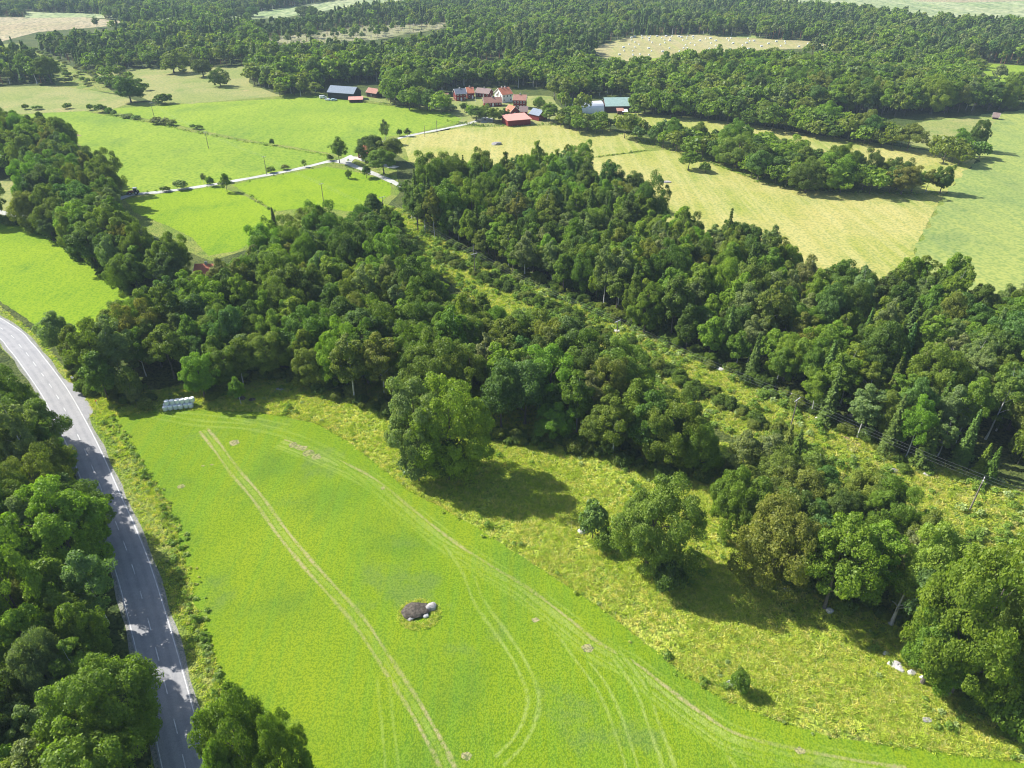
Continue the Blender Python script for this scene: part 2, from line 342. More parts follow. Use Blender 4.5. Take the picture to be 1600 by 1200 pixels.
T2 = [(440,690),(520,722),(580,752),(640,800),(700,848),(760,888),(820,925),(880,970),(930,1010),(985,1040),(1030,1075),(1090,1120),(1160,1160),(1300,1192),(1420,1212)]
T3 = [(700,848),(728,890),(748,940),(780,985),(810,1030),(832,1080),(830,1120),(810,1160),(780,1190)]
T4 = [(860,960),(900,1020),(940,1075),(965,1130),(985,1190),(1000,1240)]
T5 = [(960,1020),(1000,1075),(1020,1130),(1045,1200),(1060,1260)]
T6 = [(1010,1055),(1070,1110),(1130,1160),(1170,1210)]
T7 = [(200,640),(300,660),(400,668),(480,690),(550,730),(620,790),(680,835),(740,870)]
T8 = [(598,1060),(605,1130),(612,1200),(615,1260)]
T9 = [(235,740),(250,790),(270,850),(290,900),(310,960),(330,1030),(350,1070)]
T10 = [(150,650),(240,640),(350,648),(450,668)]
for pts, w, off, mt in ((T1,.62,.95,'tr1'),(T1,.62,-.95,'tr1'),(T1,2.,0,'tr3'),(T2,2.3,0,'tr2'),(T2,1.3,-1.9,'tr2'),(T2,.62,1.,'tr1'),(T2,.62,-1.,'tr1'),(T2,.5,2.2,'tr3'),(T2,.6,-2.3,'tr3'),(T7,.8,1,'tr3'),(T7,.8,-1,'tr3'),(T3,.6,.9,'tr2'),(T3,.6,-.9,'tr2'),
                        (T4,.5,.9,'tr2'),(T4,.5,-.9,'tr2'),(T5,.6,.9,'tr2'),(T5,.6,-.9,'tr2'),(T6,.6,1,'tr2'),(T6,.6,-1,'tr2'),(T8,.5,.9,'tr3'),(T8,.5,-.9,'tr3'),(T10,.7,1,'tr3'),(T10,.7,-1,'tr3')):
    ribbon('wheel_track', pts, off, w*1.9, .028+.004*random.random()+(0 if mt == 'tr3' and w >= 2 else .006), M[mt], wob=.2, step=1.2)
def blotch(name, x, y, rx, ry, z, mat, rag=.5):
    X, Y = G(x, y); n = 14
    sheet(name, [(X+rx*math.cos(2*math.pi*i/n)*random.uniform(.7, 1.2), Y+ry*math.sin(2*math.pi*i/n)*random.uniform(.7, 1.2)) for i in range(n)], z, mat, rag*.3, .5, world=True)
M['worn'] = field_mat('worn_turf', base=(0.27, 0.27, 0.1), dark=(0.17, 0.24, 0.04), light=(0.34, 0.3, 0.15), big=.2, mid=.5, fine=1.6, bump=.5)
for a in ((836,969,.8,.6),(1218,1058,.4,.3),(598,763,.6,.6),(728,1181,.7,.6),(1250,1173,.8,.7),(317,728,.5,.4),(331,726,.6,.4),(917,1013,1.,.9),(366,692,1.2,1.1),(283,760,.7,.7)):
    blotch('bare_spot', *a, .042, M['worn'])
for i, (x, y) in enumerate([(470,700),(482,708),(494,714),(458,696)]): blotch('bare_spot', x, y, 1.6-.2*i, 1.2, .044+.004*i, M['worn'])

# ------------------------------------------------------------------ foliage
LB = 2.25
def leaf_mat(name, hue=(1, 1, 1), trans=.4, tint=None):
    m, nt, b = new_mat(name); out = nt.nodes['Material Output']; nt.nodes.remove(b)
    oi = nt.nodes.new('ShaderNodeObjectInfo'); at = N(nt, 'ShaderNodeAttribute', attribute_name='leafvar')
    c = mix(nt, 1., oi.outputs['Color'], hue, 'MULTIPLY') if tint is None else mix(nt, 0., tint, tint)
    c = mix(nt, ramp(nt, oi.outputs['Random'], 0., 1., 0., .35), c, mix(nt, 1., c, (1.07, 1.05, .85), 'MULTIPLY'))
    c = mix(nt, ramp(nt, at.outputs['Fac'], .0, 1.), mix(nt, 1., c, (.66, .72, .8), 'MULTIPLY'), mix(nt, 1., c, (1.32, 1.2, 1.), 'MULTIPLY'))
    d = N(nt, 'ShaderNodeBsdfDiffuse'); t = N(nt, 'ShaderNodeBsdfTranslucent'); g = N(nt, 'ShaderNodeBsdfGlossy', Roughness=.5)
    nt.links.new(c, d.inputs[0]); nt.links.new(mix(nt, 1., c, (1.3, 1.5, .5), 'MULTIPLY'), t.inputs[0]); g.inputs[0].default_value = (.8, .85, .9, 1)
    s = nt.nodes.new('ShaderNodeMixShader'); s.inputs[0].default_value = trans; nt.links.new(d.outputs[0], s.inputs[1]); nt.links.new(t.outputs[0], s.inputs[2])
    s2 = nt.nodes.new('ShaderNodeMixShader'); s2.inputs[0].default_value = .016; nt.links.new(s.outputs[0], s2.inputs[1]); nt.links.new(g.outputs[0], s2.inputs[2])
    nt.links.new(s2.outputs[0], out.inputs[0]); return m
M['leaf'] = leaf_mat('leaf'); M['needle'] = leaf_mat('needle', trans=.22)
M['bark'] = simple('grey_bark', (.14, .12, .1), .9, .2, .35, 3., .4)
M['bark_birch'] = simple('birch_bark', (.6, .58, .54), .8, .2, .3, 4., .2)
M['bark_pine'] = simple('pine_bark', (.32, .16, .09), .9, .2, .3, 3., .4)
M['deadwood'] = simple('bleached_wood', (.42, .39, .36), .9, .2, .2, 3., .4)

def cards(rng, C_, Nn, size, jit=.45, aspect=.75):
    """small leaf sprays: one rhombic card per centre, roughly facing Nn"""
    n = len(C_); r = rng.normal(size=(n, 3)); r /= np.linalg.norm(r, axis=1)[:, None]
    nn = Nn*(1-jit)+r*jit; nn /= np.linalg.norm(nn, axis=1)[:, None]+1e-9
    a = rng.normal(size=(n, 3)); a -= (a*nn).sum(1)[:, None]*nn; a /= np.linalg.norm(a, axis=1)[:, None]+1e-9; b = np.cross(nn, a)
    s = (size*np.clip(rng.lognormal(0, .38, n), .4, 2.2))[:, None]
    fold = nn*s*rng.uniform(-.12, .25, n)[:, None]
    V = np.stack([C_-a*s*.5, C_-b*s*.5*aspect+fold, C_+a*s*.5, C_+b*s*.5*aspect+fold], 1).reshape(-1, 3)
    return V, np.arange(4*n).reshape(n, 4)
def fib(rng, n, zmin=-1.):
    k = np.arange(n)+.5; z = 1-(1-zmin)*k/n; ph = k*2.39996+rng.uniform(0, 6.28)
    r = np.sqrt(np.maximum(0, 1-z*z)); return np.stack([r*np.cos(ph), r*np.sin(ph), z], 1)
def crown_lobed(seed, Rr, z0, z1, nl, nleaf, size, top=1., lob=(.24, .4), u=(.55, .82), zmin=-.55, gaps=.0, sub=3, lean=.12):
    rng = np.random.default_rng(seed); c = np.array([rng.uniform(-lean, lean)*Rr, rng.uniform(-lean, lean)*Rr, (z0+z1)/2]); hz = (z1-z0)/2
    D = fib(rng, nl, zmin)+rng.normal(scale=.13, size=(nl, 3)); D /= np.linalg.norm(D, axis=1)[:, None]
    # uneven outline: low-frequency swell per direction
    k = rng.normal(size=(4, 3))*1.3; ph = rng.uniform(0, 6.28, 4); sw = 1+.2*np.sin(D@k.T+ph).sum(1)/1.6
    uu = rng.uniform(*u, nl)*sw; taper = 1-np.clip(D[:, 2], 0, 1)**2*(1-top)
    LC = c+D*np.stack([Rr*taper, Rr*taper, np.full(nl, hz)], 1)*uu[:, None]
    LR = rng.uniform(*lob, nl)*Rr*(.75+.25*taper)
    keep = rng.random(nl) > gaps; LC, LR, D = LC[keep], LR[keep], D[keep]
    # each lobe carries smaller sprays
    SC, SR, SD = [], [], []
    for q, r, d in zip(LC, LR, D):
        m = max(3, int(sub*(3+6*rng.random()))); e = rng.normal(size=(m, 3)); e /= np.linalg.norm(e, axis=1)[:, None]; e = e+d*.55+np.array([0, 0, .25]); e /= np.linalg.norm(e, axis=1)[:, None]
        SC.append(q+e*r*.72*np.array([1, 1, .85])); SR.append(r*rng.uniform(.28, .5, m)); SD.append(e)
        SC.append(q[None]); SR.append(np.array([r*.8])); SD.append(d[None])
    SC = np.concatenate(SC); SR = np.concatenate(SR); SD = np.concatenate(SD)
    cnt = rng.multinomial(nleaf, SR**1.7/(SR**1.7).sum()); idx = np.repeat(np.arange(len(SC)), cnt); n = len(idx)
    e = rng.normal(size=(n, 3)); e /= np.linalg.norm(e, axis=1)[:, None]; e = e+SD[idx]*.35; e /= np.linalg.norm(e, axis=1)[:, None]
    P = SC[idx]+e*(SR[idx]*rng.uniform(.7, 1.08, n))[:, None]*np.array([1, 1, .8])
    out = (P-c)/np.array([Rr, Rr, hz]); out /= np.linalg.norm(out, axis=1)[:, None]+1e-6
    Nn = e*.6+out*.4+np.array([0, 0, .25])
    V, F = cards(rng, P, Nn, size)
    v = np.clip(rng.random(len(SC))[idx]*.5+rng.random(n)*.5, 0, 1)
    return V, F, v, LC, c
def crown_spruce(seed, Rr, z0, z1, nleaf, size):
    rng = np.random.default_rng(seed); nt_ = int((z1-z0)/.75); P, Nn, v = [], [], []
    for i in range(nt_):
        f = i/nt_; z = z0+(z1-z0)*f; r = Rr*(1-f)**.85*rng.uniform(.85, 1.1)+.15; nb = max(4, int(11*(1-f)+3)); a0 = rng.uniform(0, 6.28)
        for k in range(nb):
            a = a0+6.283*k/nb+rng.normal()*.12; L = r*rng.uniform(.7, 1.12); m = max(2, int(nleaf/nt_/nb*(.4+1.2*(1-f)))); s = rng.random(m)**.7
            x = s*L; w = (1-s*.6)*L*.22
            q = np.stack([math.cos(a)*x-math.sin(a)*rng.normal(size=m)*w, math.sin(a)*x+math.cos(a)*rng.normal(size=m)*w, z-x*.33+rng.normal(size=m)*.1+.12*s*L], 1)
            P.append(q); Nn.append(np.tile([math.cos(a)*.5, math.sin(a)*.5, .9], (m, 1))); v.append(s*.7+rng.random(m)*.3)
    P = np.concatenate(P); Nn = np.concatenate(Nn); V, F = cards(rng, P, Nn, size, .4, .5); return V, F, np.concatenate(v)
def trunk_mesh(seed, h, r, tips=(), k=7, bend=.03):
    rng = random.Random(seed); m = MB(); n = 6; pts = []; x = y = 0
    for i in range(n+1): pts.append(Vector((x, y, h*i/n))); x += rng.uniform(-bend, bend)*h/n*2; y += rng.uniform(-bend, bend)*h/n*2
    V = []; F = []
    for i, p in enumerate(pts):
        rr = r*(1-.8*i/n)+(r*.45 if i == 0 else 0)
        for j in range(k): t = 2*math.pi*j/k; V.append((p.x+rr*math.cos(t), p.y+rr*math.sin(t), p.z-(.3 if i == 0 else 0)))
    for i in range(n):
        for j in range(k): F.append((i*k+j, i*k+(j+1) % k, (i+1)*k+(j+1) % k, (i+1)*k+j))
    m.poly(V, F)
    for tp in tips:
        tp = Vector(tp); zz = max(h*.22, min(h*.8, tp.z-(Vector((tp.x, tp.y, 0)).length)*.8)); i = min(n-1, int(zz/h*n)); q = pts[i].lerp(pts[i+1], zz/h*n-i)
        mid = q.lerp(tp, .5)+Vector((0, 0, .12*(tp-q).length)); rl = r*(1-.8*zz/h)*.5
        m.tube(q, mid, rl, rl*.65, 5); m.tube(mid, tp, rl*.65, rl*.2, 5)
    return m
SP = {}   # species -> list of prototypes: dict(h, r, trunk mesh, crown mesh, both)
def join_mesh(name, tm, V, F, v, mats):
    nv = len(V); TV = np.array(tm.V, np.float32); quads = [f if len(f) == 4 else None for f in tm.F]
    TF = []
    for f in tm.F:
        if len(f) == 4: TF.append(f)
        else:
            for i in range(1, len(f)-1, 2): TF.append((f[0], f[i], f[i+1], f[min(i+2, len(f)-1)]) if i+2 < len(f) else (f[0], f[i], f[i+1], f[0]))
    TF = [f for f in TF if len(set(f)) == 4]
    me = np_mesh(name, np.concatenate([V, TV]), np.concatenate([F, np.array(TF)+nv]), mats=np.r_[np.zeros(len(F)), np.ones(len(TF))], attr=np.r_[v, np.zeros(len(TF))])
    for m in mats: me.materials.append(m)
    return me
def proto(sp, seed, h, Rr, z0, bark, leafm='leaf', tr=.28, kind='lobed', tips=9, **k):
    if kind == 'lobed': V, F, v, LC, c = crown_lobed(seed, Rr, z0, h, **k); LC = LC[::max(1, len(LC)//tips)][:tips]
    elif kind == 'spruce': V, F, v = crown_spruce(seed, Rr, z0, h, **k); LC = []
    me = np_mesh('crown', V, F, attr=v); me.materials.append(M[leafm])
    tm = trunk_mesh(seed, h*.86, tr, [tuple(q) for q in LC]); tme = tm.mesh('trunk'); tme.materials.append(M[bark])
    SP.setdefault(sp, []).append(dict(h=h, r=Rr, crown=me, trunk=tme, both=None, args=(tm, V, F, v, [M[leafm], M[bark]]), light=(kind, seed, Rr, z0, dict(k))))
def both(p):
    if p['both'] is None:                              # fewer, larger sprays for trees a few pixels across
        kd, seed, Rr, z0, k = p['light']; k = dict(k); k['nleaf'] = k['nleaf']//5; k['size'] = k['size']*2.1
        V, F, v = crown_lobed(seed, Rr, z0, p['h'], **k)[:3] if kd == 'lobed' else crown_spruce(seed, Rr, z0, p['h'], **k)
        p['both'] = join_mesh('tree', p['args'][0], V, F, v, p['args'][4])
    return p['both']
for i in range(5): proto('oak_tree', 10+i, 17, [8.8, 7.8, 8.2, 7.4, 9][i], [.6, 1.2, .8, 1.6, .5][i], 'bark', tr=.45, nl=66, nleaf=62000, size=.27, lob=(.15, .36), u=(.5, .92), gaps=.1, sub=2, zmin=-.85)
for i in range(4): proto('birch_tree', 30+i, 17, [4.2, 3.6, 4.6, 3.9][i], [3., 3.6, 2.6, 4][i], 'bark_birch', tr=.2, nl=52, nleaf=20000, size=.25, top=.35, lob=(.2, .42), u=(.45, .95), zmin=-.8, gaps=.12, sub=2)
for i in range(4): proto('aspen_tree', 50+i, 16, [4.4, 3.8, 4.8, 4.1][i], [2.4, 3, 2.2, 3.2][i], 'bark', tr=.22, nl=46, nleaf=20000, size=.28, top=.5, lob=(.2, .44), u=(.45, .9), zmin=-.7, sub=2)
for i in range(3): proto('ash_tree', 70+i, 18, [6., 5.4, 6.6][i], [3, 3.6, 2.8][i], 'bark', tr=.32, nl=50, nleaf=28000, size=.3, top=.6, lob=(.18, .42), u=(.45, .95), gaps=.12, sub=2)
for i in range(3): proto('spruce_tree', 80+i, 18, [3.1, 2.7, 3.5][i], 1., 'bark', 'needle', tr=.22, kind='spruce', nleaf=11000, size=.42)
for i in range(3): proto('pine_tree', 90+i, 18, [3.2, 2.8, 3.6][i], [9.5, 8, 10.5][i], 'bark_pine', 'needle', tr=.22, nl=20, nleaf=7500, size=.38, top=.6, lob=(.3, .46), u=(.45, .85), zmin=-.9, gaps=.15, sub=2)
for i in range(3): proto('willow_bush', 100+i, 4, [2.6, 2.2, 2.9][i], .1, 'bark', tr=.08, nl=24, nleaf=7000, size=.22, lob=(.28, .44), u=(.45, .8), zmin=-.3, sub=2, tips=5)

TONES = {k: tuple(c*LB for c in v) for k, v in {'deep green': (.046, .075, .011), 'mid green': (.068, .105, .012), 'fresh green': (.090, .135, .013), 'olive': (.088, .110, .018),
         'grey green': (.090, .118, .040), 'bluish green': (.053, .090, .020), 'yellowish': (.108, .148, .020)}.items()}
TONE_OF = {'oak_tree': ['deep green', 'mid green', 'olive', 'mid green', 'fresh green'], 'birch_tree': ['grey green', 'mid green', 'olive', 'grey green', 'fresh green'], 'aspen_tree': ['fresh green', 'mid green', 'fresh green', 'deep green'],
           'ash_tree': ['mid green', 'bluish green', 'deep green', 'olive'], 'spruce_tree': ['deep green', 'bluish green'], 'pine_tree': ['bluish green', 'grey green', 'deep green'], 'willow_bush': ['grey green', 'mid green', 'olive', 'grey green']}
TREES = []     # dict(sp, x, y, s, sxy, tone, label, hand, region)
def add(sp, x, y, h, w=None, tone=None, label=None, region='', rz=None, pi=None):
    ps = SP[sp]; pi = random.randrange(len(ps)) if pi is None else pi; p = ps[pi]; s = h/p['h']; sx = s if w is None else (w/2)/p['r']
    TREES.append(dict(sp=sp, p=pi, x=x, y=y, sz=s, sx=sx, h=h, tone=tone or random.choice(TONE_OF[sp]), label=label, region=region, rz=random.uniform(0, 6.28) if rz is None else rz))
def place(sp, x, yt, yb, wpx, tone=None, label=None, region=''):
    X, Y = G(x, yb); h = max(1., height_at(x, yb, yt)); d = math.sqrt(X*X+Y*Y+(CAM_H-h*.6)**2)
    w = wpx*(Y*CS+(CAM_H-h*.6)*SN)/FPX
    add(sp, X, Y, h*.98, w*.98, tone, label, region)

exec_trees = None
HAND = [
 ('oak_tree',655,604,738,98,'grey green','grey-green half of the big lone oak pair in the meadow'),
 ('oak_tree',706,612,742,108,'fresh green','bright green half of the big lone oak pair in the meadow'),
 ('willow_bush',655,702,752,62,'grey green','grey bush under the big lone oak pair'),
 ('willow_bush',702,694,750,70,'deep green','dark bush under the bright green half of the lone oak pair'),
 ('oak_tree',1010,752,885,128,'olive','round olive oak standing alone below the power line meadow'),
 ('willow_bush',925,788,842,46,'grey green','grey willow bush beside the pale rock and olive oak'),
 ('willow_bush',1045,878,925,50,'deep green','dark bush at the shaded foot of the olive oak'),
 ('willow_bush',945,835,862,36,'mid green','low bush between the pale rock and olive oak'),
 ('oak_tree',1200,775,915,135,'olive','broad olive oak at the middle of the meadow grove'),
 ('oak_tree',1138,728,830,72,'mid green','oak at the upper corner of the meadow grove'),
 ('ash_tree',1165,740,850,70,'mid green','ash behind the broad olive oak in the meadow grove'),
 ('ash_tree',1288,806,950,100,'fresh green','bright green ash in front of the meadow grove'),
 ('birch_tree',1350,818,935,70,'fresh green','leaning pale-stemmed birch beside the bright green ash'),
 ('oak_tree',1430,838,965,112,'yellowish','yellowish oak behind the giant oak'),
 ('oak_tree',1482,885,1086,150,'mid green','giant oak with rocks at its foot, end of the meadow'),
 ('oak_tree',1560,905,1098,125,'olive','olive oak merging with the giant oak on its far side'),
 ('oak_tree',1520,862,985,90,'fresh green','bright oak top behind the giant oak'),
 ('oak_tree',1440,965,1068,105,'mid green','smaller oak in front of the giant oak, above the white rocks'),
 ('oak_tree',1595,900,1080,110,'mid green','oak at the photo edge beside the giant oak'),
 ('ash_tree',1560,850,960,90,'yellowish','yellowish ash behind the giant oak'),
 ('willow_bush',1562,1085,1145,80,'mid green','round bush in the shade below the giant oak'),
 ('willow_bush',1152,1050,1078,34,'mid green','bush on the small rocks in the rough meadow'),
 ('birch_tree',377,586,632,24,'fresh green','young birch beside the two dark boulders'),
 ('willow_bush',214,603,632,24,'grey green','pale willow bush at the wood edge near the white bales'),
 ('birch_tree',105,478,572,54,'grey green','tall grey-green birch nearest the road bend'),
 ('aspen_tree',135,505,585,40,'mid green','aspen beside the birch nearest the road bend'),
 ('aspen_tree',170,548,625,52,'mid green','leafy aspen opposite the lay-by'),
 ('aspen_tree',188,482,560,48,'mid green','aspen by the bright field and road bend'),
 ('willow_bush',210,575,625,40,'olive','bush between leafy aspen and white bales'),
 ('oak_tree',1258,256,301,46,'deep green','round oak standing clear of the hedge in the ripe field'),
 ('ash_tree',1075,236,265,28,'mid green','small ash at the ripe field corner'),
 ('willow_bush',1102,254,270,17,'mid green','round bush beside the small ash in the ripe field'),
 ('oak_tree',1328,232,290,36,'mid green','oak in the ripe field hedge, right of the round oak, first'),
 ('oak_tree',1352,240,292,34,'deep green','oak in the ripe field hedge before its gap'),
 ('ash_tree',1376,252,294,30,'olive','thin ash at the gap of the ripe field hedge'),
 ('oak_tree',1400,252,297,38,'deep green','oak just past the gap of the ripe field hedge'),
 ('ash_tree',1424,264,299,28,'mid green','ash, third from the free end of the ripe field hedge'),
 ('birch_tree',1446,260,300,24,'olive','olive birch next to last in the ripe field hedge'),
 ('oak_tree',1468,260,302,32,'deep green','last oak at the free end of the ripe field hedge'),
 ('oak_tree',1300,226,288,40,'mid green','oak in the ripe field hedge beside the round oak'),
 ('oak_tree',1523,188,236,28,'deep green','tall oak at the tip of the upper hedge'),
 ('willow_bush',1530,222,247,34,'mid green','bushy growth under the tall oak at hedge tip'),
 ('aspen_tree',531,213,255,28,'mid green','single slim aspen beside the gravel junction'),
 ('birch_tree',603,182,224,16,'grey green','thin birch rising above the cottage grove'),
 ('oak_tree',583,208,252,48,'deep green','dark oak hiding the orange-roofed cottage'),
 ('ash_tree',612,214,255,42,'mid green','ash behind the orange-roofed cottage'),
 ('ash_tree',600,232,272,40,'mid green','ash on the lane below the orange-roofed cottage'),
 ('willow_bush',624,202,213,10,'deep green','small dark bush where the farm lane leaves the grove'),
 ('aspen_tree',637,200,213,11,'deep green','small dark tree beside the farm lane'),
 ('oak_tree',205,120,160,44,'deep green','dark oak where pasture meets green field'),
 ('willow_bush',255,146,162,26,'deep green','bush beside the dark oak on the pasture edge'),
 ('oak_tree',345,109,135,26,'deep green','lone round oak on the pale pasture'),
 ('oak_tree',318,93,120,32,'deep green','oak beside the wood on the pale pasture'),
 ('oak_tree',272,80,114,40,'mid green','big oak jutting out onto the pale pasture'),
 ('birch_tree',304,82,104,12,'grey green','grey spire tree behind the pale pasture'),
 ('aspen_tree',355,271,300,17,'mid green','small tree right of the lane below field poles'),
 ('aspen_tree',353,271,285,11,'mid green','small tree on the far side of the lane'),
 ('birch_tree',319,270,287,9,'grey green','slim birch beside the lane near the tractor'),
 ('willow_bush',330,276,291,12,'mid green','bush on the lane where the fields meet'),
 ('willow_bush',284,282,296,20,'grey green','grey bush halfway between tractor and field corner'),
 ('willow_bush',260,291,299,16,'mid green','low bush nearest the tractor on the lane'),
 ('willow_bush',423,261,270,14,'mid green','bush beside the lane near the middle field pole'),
 ('birch_tree',476,249,261,8,'mid green','small tree on the lane near the junction'),
 ('willow_bush',446,257,265,12,'olive','low bush beside the lane past the middle field pole'),
 ('willow_bush',517,242,251,12,'deep green','dark bush at the junction end of the ditch'),
 ('willow_bush',425,217,227,8,'deep green','lone dark bush on the ditch between green fields'),
 ('willow_bush',141,163,172,12,'mid green','first bush of the ditch line by the dry pasture'),
 ('willow_bush',160,163,175,20,'deep green','biggest dark bush of the ditch line'),
 ('willow_bush',170,168,177,12,'mid green','bush next to the biggest dark ditch bush'),
 ('willow_bush',178,172,180,10,'grey green','small grey bush after the big ditch bush'),
 ('willow_bush',198,178,184,20,'grey green','flat grey bush on the ditch line'),
 ('willow_bush',212,180,186,14,'grey green','second flat grey bush on the ditch line'),
 ('willow_bush',245,184,194,20,'grey green','pale sallow bush, first of the ditch thicket'),
 ('willow_bush',258,185,195,18,'grey green','pale sallow bush, middle of the ditch thicket'),
 ('willow_bush',269,187,196,14,'grey green','pale sallow bush, last of the ditch thicket'),
 ('willow_bush',303,194,201,10,'mid green','bush beside the far field pole'),
 ('willow_bush',312,195,202,12,'mid green','second bush beside the far field pole'),
 ('ash_tree',744,166,188,24,'deep green','dark round tree left of the pink-roofed barn, first of four'),
 ('oak_tree',758,165,188,24,'mid green','tree left of the pink-roofed barn, second of four'),
 ('ash_tree',771,168,192,22,'mid green','tree left of the pink-roofed barn, third of four'),
 ('oak_tree',785,170,189,18,'deep green','tree touching the left corner of the pink-roofed barn'),
 ('willow_bush',704,162,173,26,'grey green','wide grey sallow by the farm, above the far green field'),
 ('ash_tree',726,160,175,15,'deep green','dark tree in front of the grey-roofed farmhouse'),
 ('ash_tree',858,160,188,24,'mid green','tree right of the blue-grey roofed barn'),
 ('oak_tree',842,150,168,20,'mid green','tree behind the tall red house'),
 ('oak_tree',880,168,194,28,'deep green','dark oak at the ripe field between farm and silver hall'),
 ('willow_bush',40,163,171,12,'mid green','small bush on the dry pasture edge'),
 ('willow_bush',60,165,171,16,'mid green','low bush on the dry pasture edge by the green field'),
 ('willow_bush',105,162,170,14,'mid green','bush on the dry pasture edge before the ditch'),
 ('birch_tree',152,26,44,10,'bluish green','lone tree on the harvested far field'),
 ('oak_tree',545,265,279,10,'mid green','bush-like oak on the lane below the junction'),
 ('aspen_tree',573,258,278,16,'deep green','dark rounded tree on the lane below the junction'),
 ('aspen_tree',632,284,306,20,'deep green','dark tree between lane and turning place'),
 ('ash_tree',1560,100,129,24,'grey green','grey-green ash at the bright field in the woods'),
 ('oak_tree',1585,112,140,34,'mid green','oak at the bright field in the woods, photo edge'),
 ('willow_bush',1500,200,208,14,'mid green','small bush on the pasture behind the upper hedge'),
 ('spruce_tree',1540,695,752,26,'deep green','young spruce near the last power pole'),
 ('spruce_tree',1528,690,742,24,'mid green','spruce at the wood edge by the last power pole'),
 ('willow_bush',1590,672,725,50,'mid green','bush beyond the power line at the photo edge'),
 ('spruce_tree',1222,660,728,30,'olive','dark spruce between grove and power line wood'),
 ('spruce_tree',1236,668,738,30,'deep green','second dark spruce between grove and power line wood'),
 ('spruce_tree',430,322,358,14,'deep green','spruce at the corner of the triangular field'),
 # edge of wood beside the road, lower corner
 ('oak_tree',130,775,900,125,'fresh green','broad bright oak overhanging the road'),
 ('birch_tree',62,620,760,60,'grey green','tall grey birch beside the lay-by road'),
 ('oak_tree',25,585,690,90,'mid green','oak leaning over the road bend'),
 ('oak_tree',100,985,1110,100,'grey green','grey-green oak over the wood above the lower road'),
 ('oak_tree',60,870,1010,105,'mid green','round oak deep in the lower roadside wood'),
 ('ash_tree',165,940,1060,66,'mid green','oak crowding the lower road from the wood'),
 ('oak_tree',398,1075,1225,125,'mid green','oak between the lower road and the clover field'),
 ('oak_tree',465,1150,1290,100,'mid green','oak at the clover field below the roadside oak'),
 ('ash_tree',375,1160,1290,60,'fresh green','ash at the foot of the picture beside the road'),
]
for sp, x, yt, yb, w, tone, lab in HAND: place(sp, x, yt, yb, w, tone, lab)
for k_, (cx, yt, yb, wd) in enumerate([(172,7,27,24),(190,6,28,28),(214,8,28,24),(238,9,28,22),(262,8,26,26),(280,9,26,20),(300,6,27,26),(322,5,27,26),(352,10,28,22),(378,10,26,24),(396,9,26,20),(475,8,24,26),(488,10,26,20),(1310,6,22,10),(1330,8,20,10),(1412,10,26,10)]):
    place('oak_tree', cx, yt, yb, wd, 'deep green', f'{["first","second","third","fourth","fifth","sixth","seventh","eighth","ninth","tenth","eleventh","twelfth","thirteenth","fourteenth","fifteenth","sixteenth"][k_]} round dark oak from the harvested far field along the far strips')
nhand = len(TREES)

# woods: outline of the crowns as seen; upper edge taken at crown-top height, lower edge near the ground
def wood_poly(top, bot, hz):
    return [G(x, y, hz*.9) for x, y in top]+[G(x, y, hz*.12) for x, y in reversed(bot)]
def hexpts(poly, sp, jit=.3):
    q = np.array(poly); x0, y0 = q.min(0); x1, y1 = q.max(0); xs = np.arange(x0, x1, sp); ys = np.arange(y0, y1, sp*.87)
    X, Y = np.meshgrid(xs, ys); X = X+(np.arange(len(ys)) % 2)[:, None]*sp/2
    P = np.stack([X.ravel(), Y.ravel()], 1)+RNG.uniform(-jit, jit, (X.size, 2))*sp
    return P[inside(P, q)]
def segdist(P, pts):
    d = np.full(len(P), 1e9)
    for a, b in zip(pts[:-1], pts[1:]):
        a = np.array(a); b = np.array(b); ab = b-a; t = np.clip(((P-a)@ab)/(ab@ab), 0, 1); d = np.minimum(d, np.linalg.norm(P-(a+t[:, None]*ab), axis=1))
    return d
ROADW = [tuple(p) for p in spline([G(*p) for p in ROAD], 6)]; LANEW = [G(*p) for p in LANE]
CORW = [G(*p) for p in [(600,330),(742,405),(870,464),(962,511),(1070,553),(1180,612),(1330,675),(1460,730),(1523,790),(1620,830)]]
def wood(region, top, bot, hz, sp, mixd, hvar=.3, wid=1., clear=(), drop=0., tone=None):
    poly = wood_poly(top, bot, hz); P = hexpts(poly, sp)
    P = P[RNG.random(len(P)) >= drop]
    P = P[segdist(P, ROADW) > 5.3]; P = P[segdist(P, LANEW) > 3.2]
    for c in clear: P = P[~inside(P, [G(*p) for p in c])]
    hd = np.array([(t['x'], t['y'], t['sx']*SP[t['sp']][t['p']]['r']) for t in TREES[:nhand]])
    for x, y in P:
        dd = np.hypot(hd[:, 0]-x, hd[:, 1]-y)
        if (dd < hd[:, 2]*.62+1.5).any(): continue
        if any(inside([px_of(x, y, hz*q)], VB)[0] for q in (.3, .6, .92)): continue
        sp_ = random.choices(list(mixd), list(mixd.values()))[0]
        h = hz*random.gauss(1, hvar*.6)*(.92 if sp_ in ('aspen_tree',) else 1)
        h = max(hz*.6, min(hz*1.3, h)); 
        if sp_ == 'willow_bush': h = random.uniform(2.5, 5)
        w = None if wid is None else SP[sp_][0]['r']*2*(h/SP[sp_][0]['h'])**.6*wid*random.uniform(.8, 1.15)
        if sp_ == 'oak_tree' and w: w *= .82
        add(sp_, x, y, h, w, random.choice(tone) if tone else None, None, region)
    return len(P)
VB = [(640,352),(740,402),(830,441),(940,492),(1060,550),(1160,590),(1260,638),(1360,690),(1450,728),(1520,760),(1520,806),(1440,770),(1350,726),(1250,684),(1150,636),(1050,587),(950,534),(860,489),(800,464),(740,430),(640,370)]
HOUSECLR = [[(228,596),(318,590),(318,640),(228,640)], [(292,425),(345,420),(350,455),(290,460)], [(385,385),(440,385),(440,430),(385,425)], [(270,440),(300,430),(305,460),(275,462)]]
